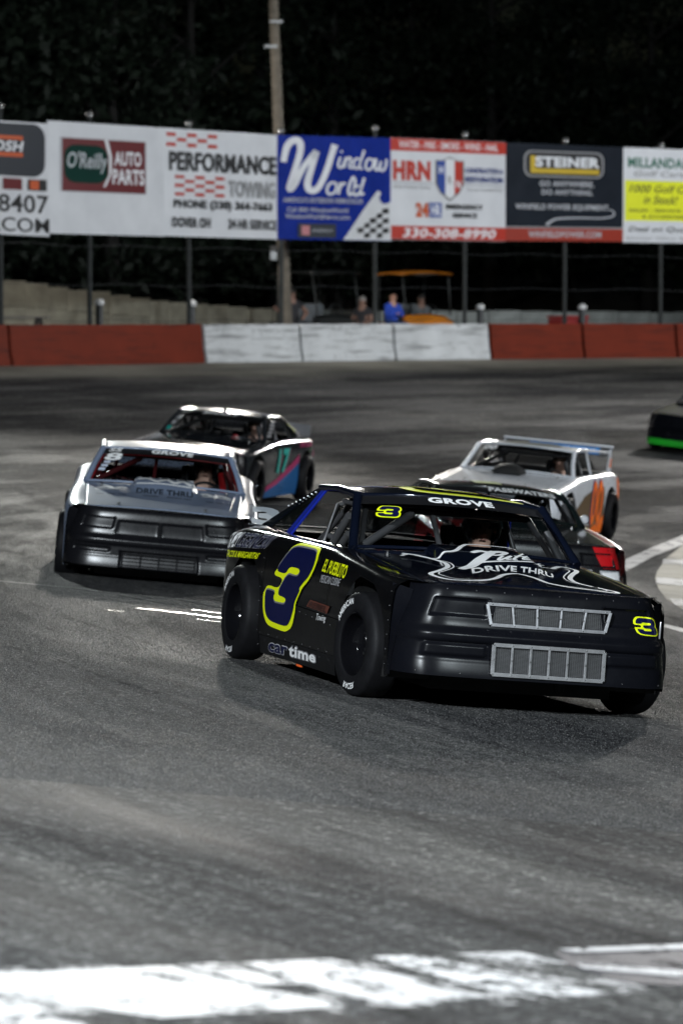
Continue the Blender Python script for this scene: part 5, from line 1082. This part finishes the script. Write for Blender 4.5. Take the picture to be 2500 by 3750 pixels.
# ---------------------------------------------------------------- car 17, dark with teal number
CH17 = pm('charcoal_paint', (.014, .016, .019), .16, coat=.4, spec=.3, var=.1); TEAL = pm('decal_teal', (.0, .32, .27), .4); PINK = pm('decal_pink', (.33, .014, .10), .4); SKYB = pm('decal_blue', (.006, .085, .25), .4); PURP = pm('decal_purple', (.05, .05, .22), .4)
ROOF17 = pm('dark_roof_paint', (.02, .024, .028), .14, coat=.5)
c = Car('dark stock car numbered 17 in teal with pink and blue swooshes, behind the grey car', -1.83, 52.4, -104, 1.0, wside=[(-2.2, .74), (-2.05, .86), (-1.8, .94), (-1.4, .965), (-1.0, .95), (0, .93), (1.0, .955), (1.5, .955), (1.75, .93), (1.9, .89), (2.0, .85)], scoop=(.03, .3, 1.3), roofR=(-.72, .64, 1.24))
c.body(CH17, roof=ROOF17)
c.hood.data.materials[0] = pm('dark_gloss_hood', (.006, .007, .009), .08, spec=.15)
c.wheels(letters=False); c.driver('driver in a dark helmet inside car 17')
c.banner('SMART', -.42, .42, .85, .97, sh=.05, vband=.82); ptext('17', rectq(-.90, .84, -.72, .96, .02), c.mW(.008), DWHT, c.root, .04)
for k in range(3): ppoly(rectq(-.97 + .02 * k, .10 + .22 * k, -.88 + .02 * k, .24 + .22 * k), c.mW(.006), TEAL if k == 0 else DSIL, c.root, 'sponsor_sticker', 0)
ptext('17', [(-.30, .44), (-.12, .80), (.48, .80), (.40, .44)], c.mL(.010), PINK, c.root, .05); ptext('17', [(-.34, .44), (-.16, .80), (.44, .80), (.36, .44)], c.mL(.014), TEAL, c.root, .05)
ppoly([(-.90, .105), (-.90, .20), (-.2, .29), (.5, .45), (.93, .58), (.93, .105)], c.mL(.004), SKYB, c.root, 'blue_swoosh', .1); ppoly([(-.90, .20), (-.90, .27), (-.2, .37), (.5, .56), (.96, .70), (.93, .58), (.5, .45), (-.2, .29)], c.mL(.006), PINK, c.root, 'pink_swoosh', .1)
ppoly([(1.80, .34), (1.80, .62), (2.10, .74), (2.10, .40)], c.mL(.004), SKYB, c.root, 'blue_swoosh', .1); ppoly([(1.80, .62), (1.75, .70), (2.10, .84), (2.10, .74)], c.mL(.006), PINK, c.root, 'pink_swoosh', .1)
ptext('TAYLOR', [(.95, .80), (1.0, .90), (1.75, .895), (1.7, .80)], c.mL(.006), PINK, c.root, .05)
m = MB()
for k in range(4): m.tube([(.58 + .04 * math.cos(t * .5), -.25 + k * .16 + .06 * math.sin(t * .5), .955 + .0 * t + .012 * k) for t in range(14)], .014, 6)
m.build('brake_duct_hose', CHAS, c.root)
for k in range(5):
    for j in range(2): MB().box((.02 - .12 * j - .02 * k, .655 + .02 * (5 - k) * .8, 1.18 - .055 * k), (.08, .008, .035)).build('window_net_patch', DSIL, c.root)
MB().lathe([(0, .05), (.03, .045), (.035, 0)], 10, (.3 - .3, 0, 1.275)).build('roof_vent', CHAS, c.root)
MB().lathe([(0, .0), (.05, .0), (.06, .04), (0, .06)], 12, (.35, .30, .90), 'x').build('extinguisher', pm('signal_red', (.5, .02, .02), .4), c.root)
c.rivets([c.roofpt(-.9 + 1.8 * k / 8, .05, .003) for k in range(9)], .012)
c.spoiler(.17, pm('spoiler_grey', (.13, .13, .14), .4), w=.78); c.hood_pins()

# ---------------------------------------------------------------- white wing-top car
WH00 = pm('white_car_paint', (.62, .64, .68), .28, coat=.5, var=.06); GOLD = pm('decal_bronze', (.12, .075, .035), .4); OR00 = pm('decal_orange', (.85, .16, .01), .4); BLS = pm('decal_sky_blue', (.03, .22, .6), .4)
c = Car('white race car numbered 00 in orange with a high rear wing', 2.50, 49.5, -106, 1.0, roofR=(-.80, .655, 1.25), deck=(-1.30, .72, .94), scoop=(.0, .3, 1.2), ws=((.55, .767, .905), (.10, .66, 1.24)))
c.body(WH00, nose=WH00, quarter=False)
c.wheels(letters=False); c.driver('driver in a dark helmet inside the white car', pm('driver_suit_brown', (.10, .03, .015), .8))
c.banner('', band=True, vband=.93) if False else ppoly(rectq(-.98, .93, .98, .99), c.mW(.003), DBLK, c.root, 'windscreen_banner', .12)
ptext('00', rectq(-.86, .70, -.58, .90, .02), c.mW(.012), DWHT, c.root, .05)
ppoly([(-.95, .11), (-.95, .50), (-.4, .66), (.3, .74), (.93, .76), (.93, .11)], c.mL(.003), GOLD, c.root, 'bronze_panel', .1); ppoly([(-.1, .11), (.3, .22), (.93, .36), (.93, .11)], c.mL(.006), OR00, c.root, 'orange_panel', .1)
ptext('00', [(-.06, .22), (.14, .885), (.88, .885), (.74, .22)], c.mL(.008), PURP, c.root, .05); ptext('00', [(-.02, .23), (.16, .865), (.86, .865), (.70, .23)], c.mL(.013), OR00, c.root, .03)
ppoly([(1.78, .36), (1.75, .86), (2.08, .86), (2.10, .42)], c.mL(.004), OR00, c.root, 'orange_panel', .1)
m = MB(); m.grid(lambda u, v: (.68 + .42 * u, -.26 + .44 * v, .905 + .13 * math.sin(u * math.pi) ** .4 * math.sin(v * math.pi) ** .4), 12, 12); m.build('air_scoop', CHAS, c.root, smooth=60)
ppoly([(-.62, .25), (-.2, .12), (.3, .12), (.62, .25), (.62, .6), (.3, .75), (-.2, .75), (-.62, .6)], c.mRoof(.004), pm('decal_olive', (.035, .05, .03), .3), c.root, 'roof_emblem', .15)
c.spoiler(.15, glass_mat('wing_lexan', (.8, .83, .88), .9, .06, .15), x=-1.85, w=.80, base=1.13, lean=.06, name='wing'); MB().box((-1.92, 0, 1.29), (.05, 1.62, .03)).build('wing_rail', WH00, c.root, bevel=.008)
ppoly(rectq(-.42, .15, .62, .80), lambda u, v: (-1.843 - .06 * v, u, 1.133 + .15 * v + .008), BLS, c.root, 'wing_lettering_panel', 0); ptext('LAWN CARE SERVICE', rectq(-.36, .3, .56, .65), lambda u, v: (-1.837 - .06 * v, u, 1.133 + .15 * v + .008), DWHT, c.root, .02, step=0)
for sd in (-1, 1):
    MB().hexa([(-1.70, sd * .80, .93), (-1.95, sd * .80, .92), (-1.93, sd * .79, 1.27), (-1.80, sd * .79, 1.23), (-1.70, sd * .785, .93), (-1.95, sd * .785, .92), (-1.93, sd * .775, 1.27), (-1.80, sd * .775, 1.23)]).build('wing_support', WH00, c.root, smooth=0)
    MB().add([(-.80, sd * .665, 1.22), (-1.80, sd * .79, 1.18), (-1.75, sd * .795, .94), (-.95, sd * .80, .93)], [(0, 1, 2, 3)]).build('side_window', LEXAN, c.root); MB().tube([(-.86, sd * .675, 1.24), (-1.82, sd * .785, 1.21)], .018, 8).build('window_rail', WH00, c.root)
ptext('X', [(1.74, 1.0), (1.80, 1.12), (1.92, 1.12), (1.90, 1.0)], lambda u, z: (-u, .806, z), OR00, c.root, .1)
c.hood_pins()

# ---------------------------------------------------------------- dark car with red fenders, half hidden behind the leader
NV2 = pm('dark_green_black_paint', (.006, .010, .010), .2, coat=.8); RDF = pm('red_fender_paint', (.50, .008, .012), .3, coat=.5)
c = Car('dark stock car with bright red front fenders, mostly hidden behind the leading black car', 1.44, 35.3, -79.5, .98, ws=((.55, .767, .90), (.12, .626, 1.185)), roofR=(-.62, .655, 1.20))
c.body(NV2, fender=RDF, split=.62)
c.hood.data.materials[0] = NV2
c.wheels(letters=False); c.driver('driver in a dark helmet inside the red fendered car')
c.banner('PASSWATERS', -.22, .88, .81, .97, vband=.76)
ppoly([(-.35, .25), (-.35, .75), (.10, .75), (.10, .25)], c.mRoof(.005), pm('decal_lime', (.25, .35, .05), .4), c.root, 'roof_number_panel', .1)
for y in (.30, .60): ppoly(rectq(y, .46, y + .22, .55), c.mN(.004), DSIL, c.root, 'headlight_sticker', .05); ppoly(rectq(y + .02, .47, y + .20, .54), c.mN(.007), DWHT, c.root, 'headlight_sticker', .05)
for y in (-.82, -.50): ppoly(rectq(y, .56, y + .20, .67), c.mN(.004), DWHT, c.root, 'headlight_sticker', .05)
ppoly([(.64, .57), (.56, .77), (.884, .77), (.884, .20), (.84, .20), (.84, .57)], c.mN(.003), RDF, c.root, 'red_nose_panel', .04); ppoly([(-.884, .20), (-.884, .77), (-.52, .77), (-.60, .60), (-.60, .20)], c.mN(.003), RDF, c.root, 'red_nose_panel', .04)
ppoly([(-.70, -1.9), (-.66, -.80), (-.40, -1.0), (-.36, -1.9)], c.mH(.004), RDF, c.root, 'hood_stripe', .1); ptext('ORO', rectq(-.64, -1.5, -.42, -1.2), c.mH(.008), DWHT, c.root, .05)
MB().lathe([(0, .045), (.035, .04), (.05, .015), (.045, -.02), (0, -.04)], 16, (.42, .83, .97), 'x').build('mirror', DSIL, c.root)
c.rivets([Vector((.52 - .035 * k, .80 - .011 * k, .93 + .026 * k)) for k in range(12)], .010); c.hood_pins(); c.spoiler(.14, LEXS)

# ---------------------------------------------------------------- black car with a green lip at the right edge
GBL = pm('gloss_black_paint', (.005, .006, .009), .32, spec=.15); GRN = pm('fluorescent_green', (.02, .55, .03), .4)
c = Car('glossy black race car with a fluorescent green lower lip, cut by the right edge', 7.85, 74.2, -114, 1.0)
c.body(GBL, nose=GBL, roof=pm('matte_black_roof', (.006, .006, .008), .6, spec=.08)); c.wheels(letters=False); c.driver('driver in a dark helmet inside the green lipped car')
ppoly(rectq(-.86, .22, .86, .275), c.mN(.006), GRN, c.root, 'lip_stripe', .06)
MB().grid(lambda u, v: (c.nosept((2 * u - 1) * .86, .2).x + .03 * (1 - v), (2 * u - 1) * .87, .20 - .05 * (1 - v) + .04 * v), 16, 2).build('splitter', GRN, c.root, smooth=60)
ppoly([(-.88, .2), (-.88, .32), (.8, .32), (.8, .2)], lambda x, z: (x, -(c.sidey(x, z) + .006), z - .1), GRN, c.root, 'lip_stripe', .1)
ptext('8', rectq(-.8, .40, -.5, .75), c.mW(.008), GRN, c.root, .06); c.banner('', band=False) if False else None
c.spoiler(.15, GBL)
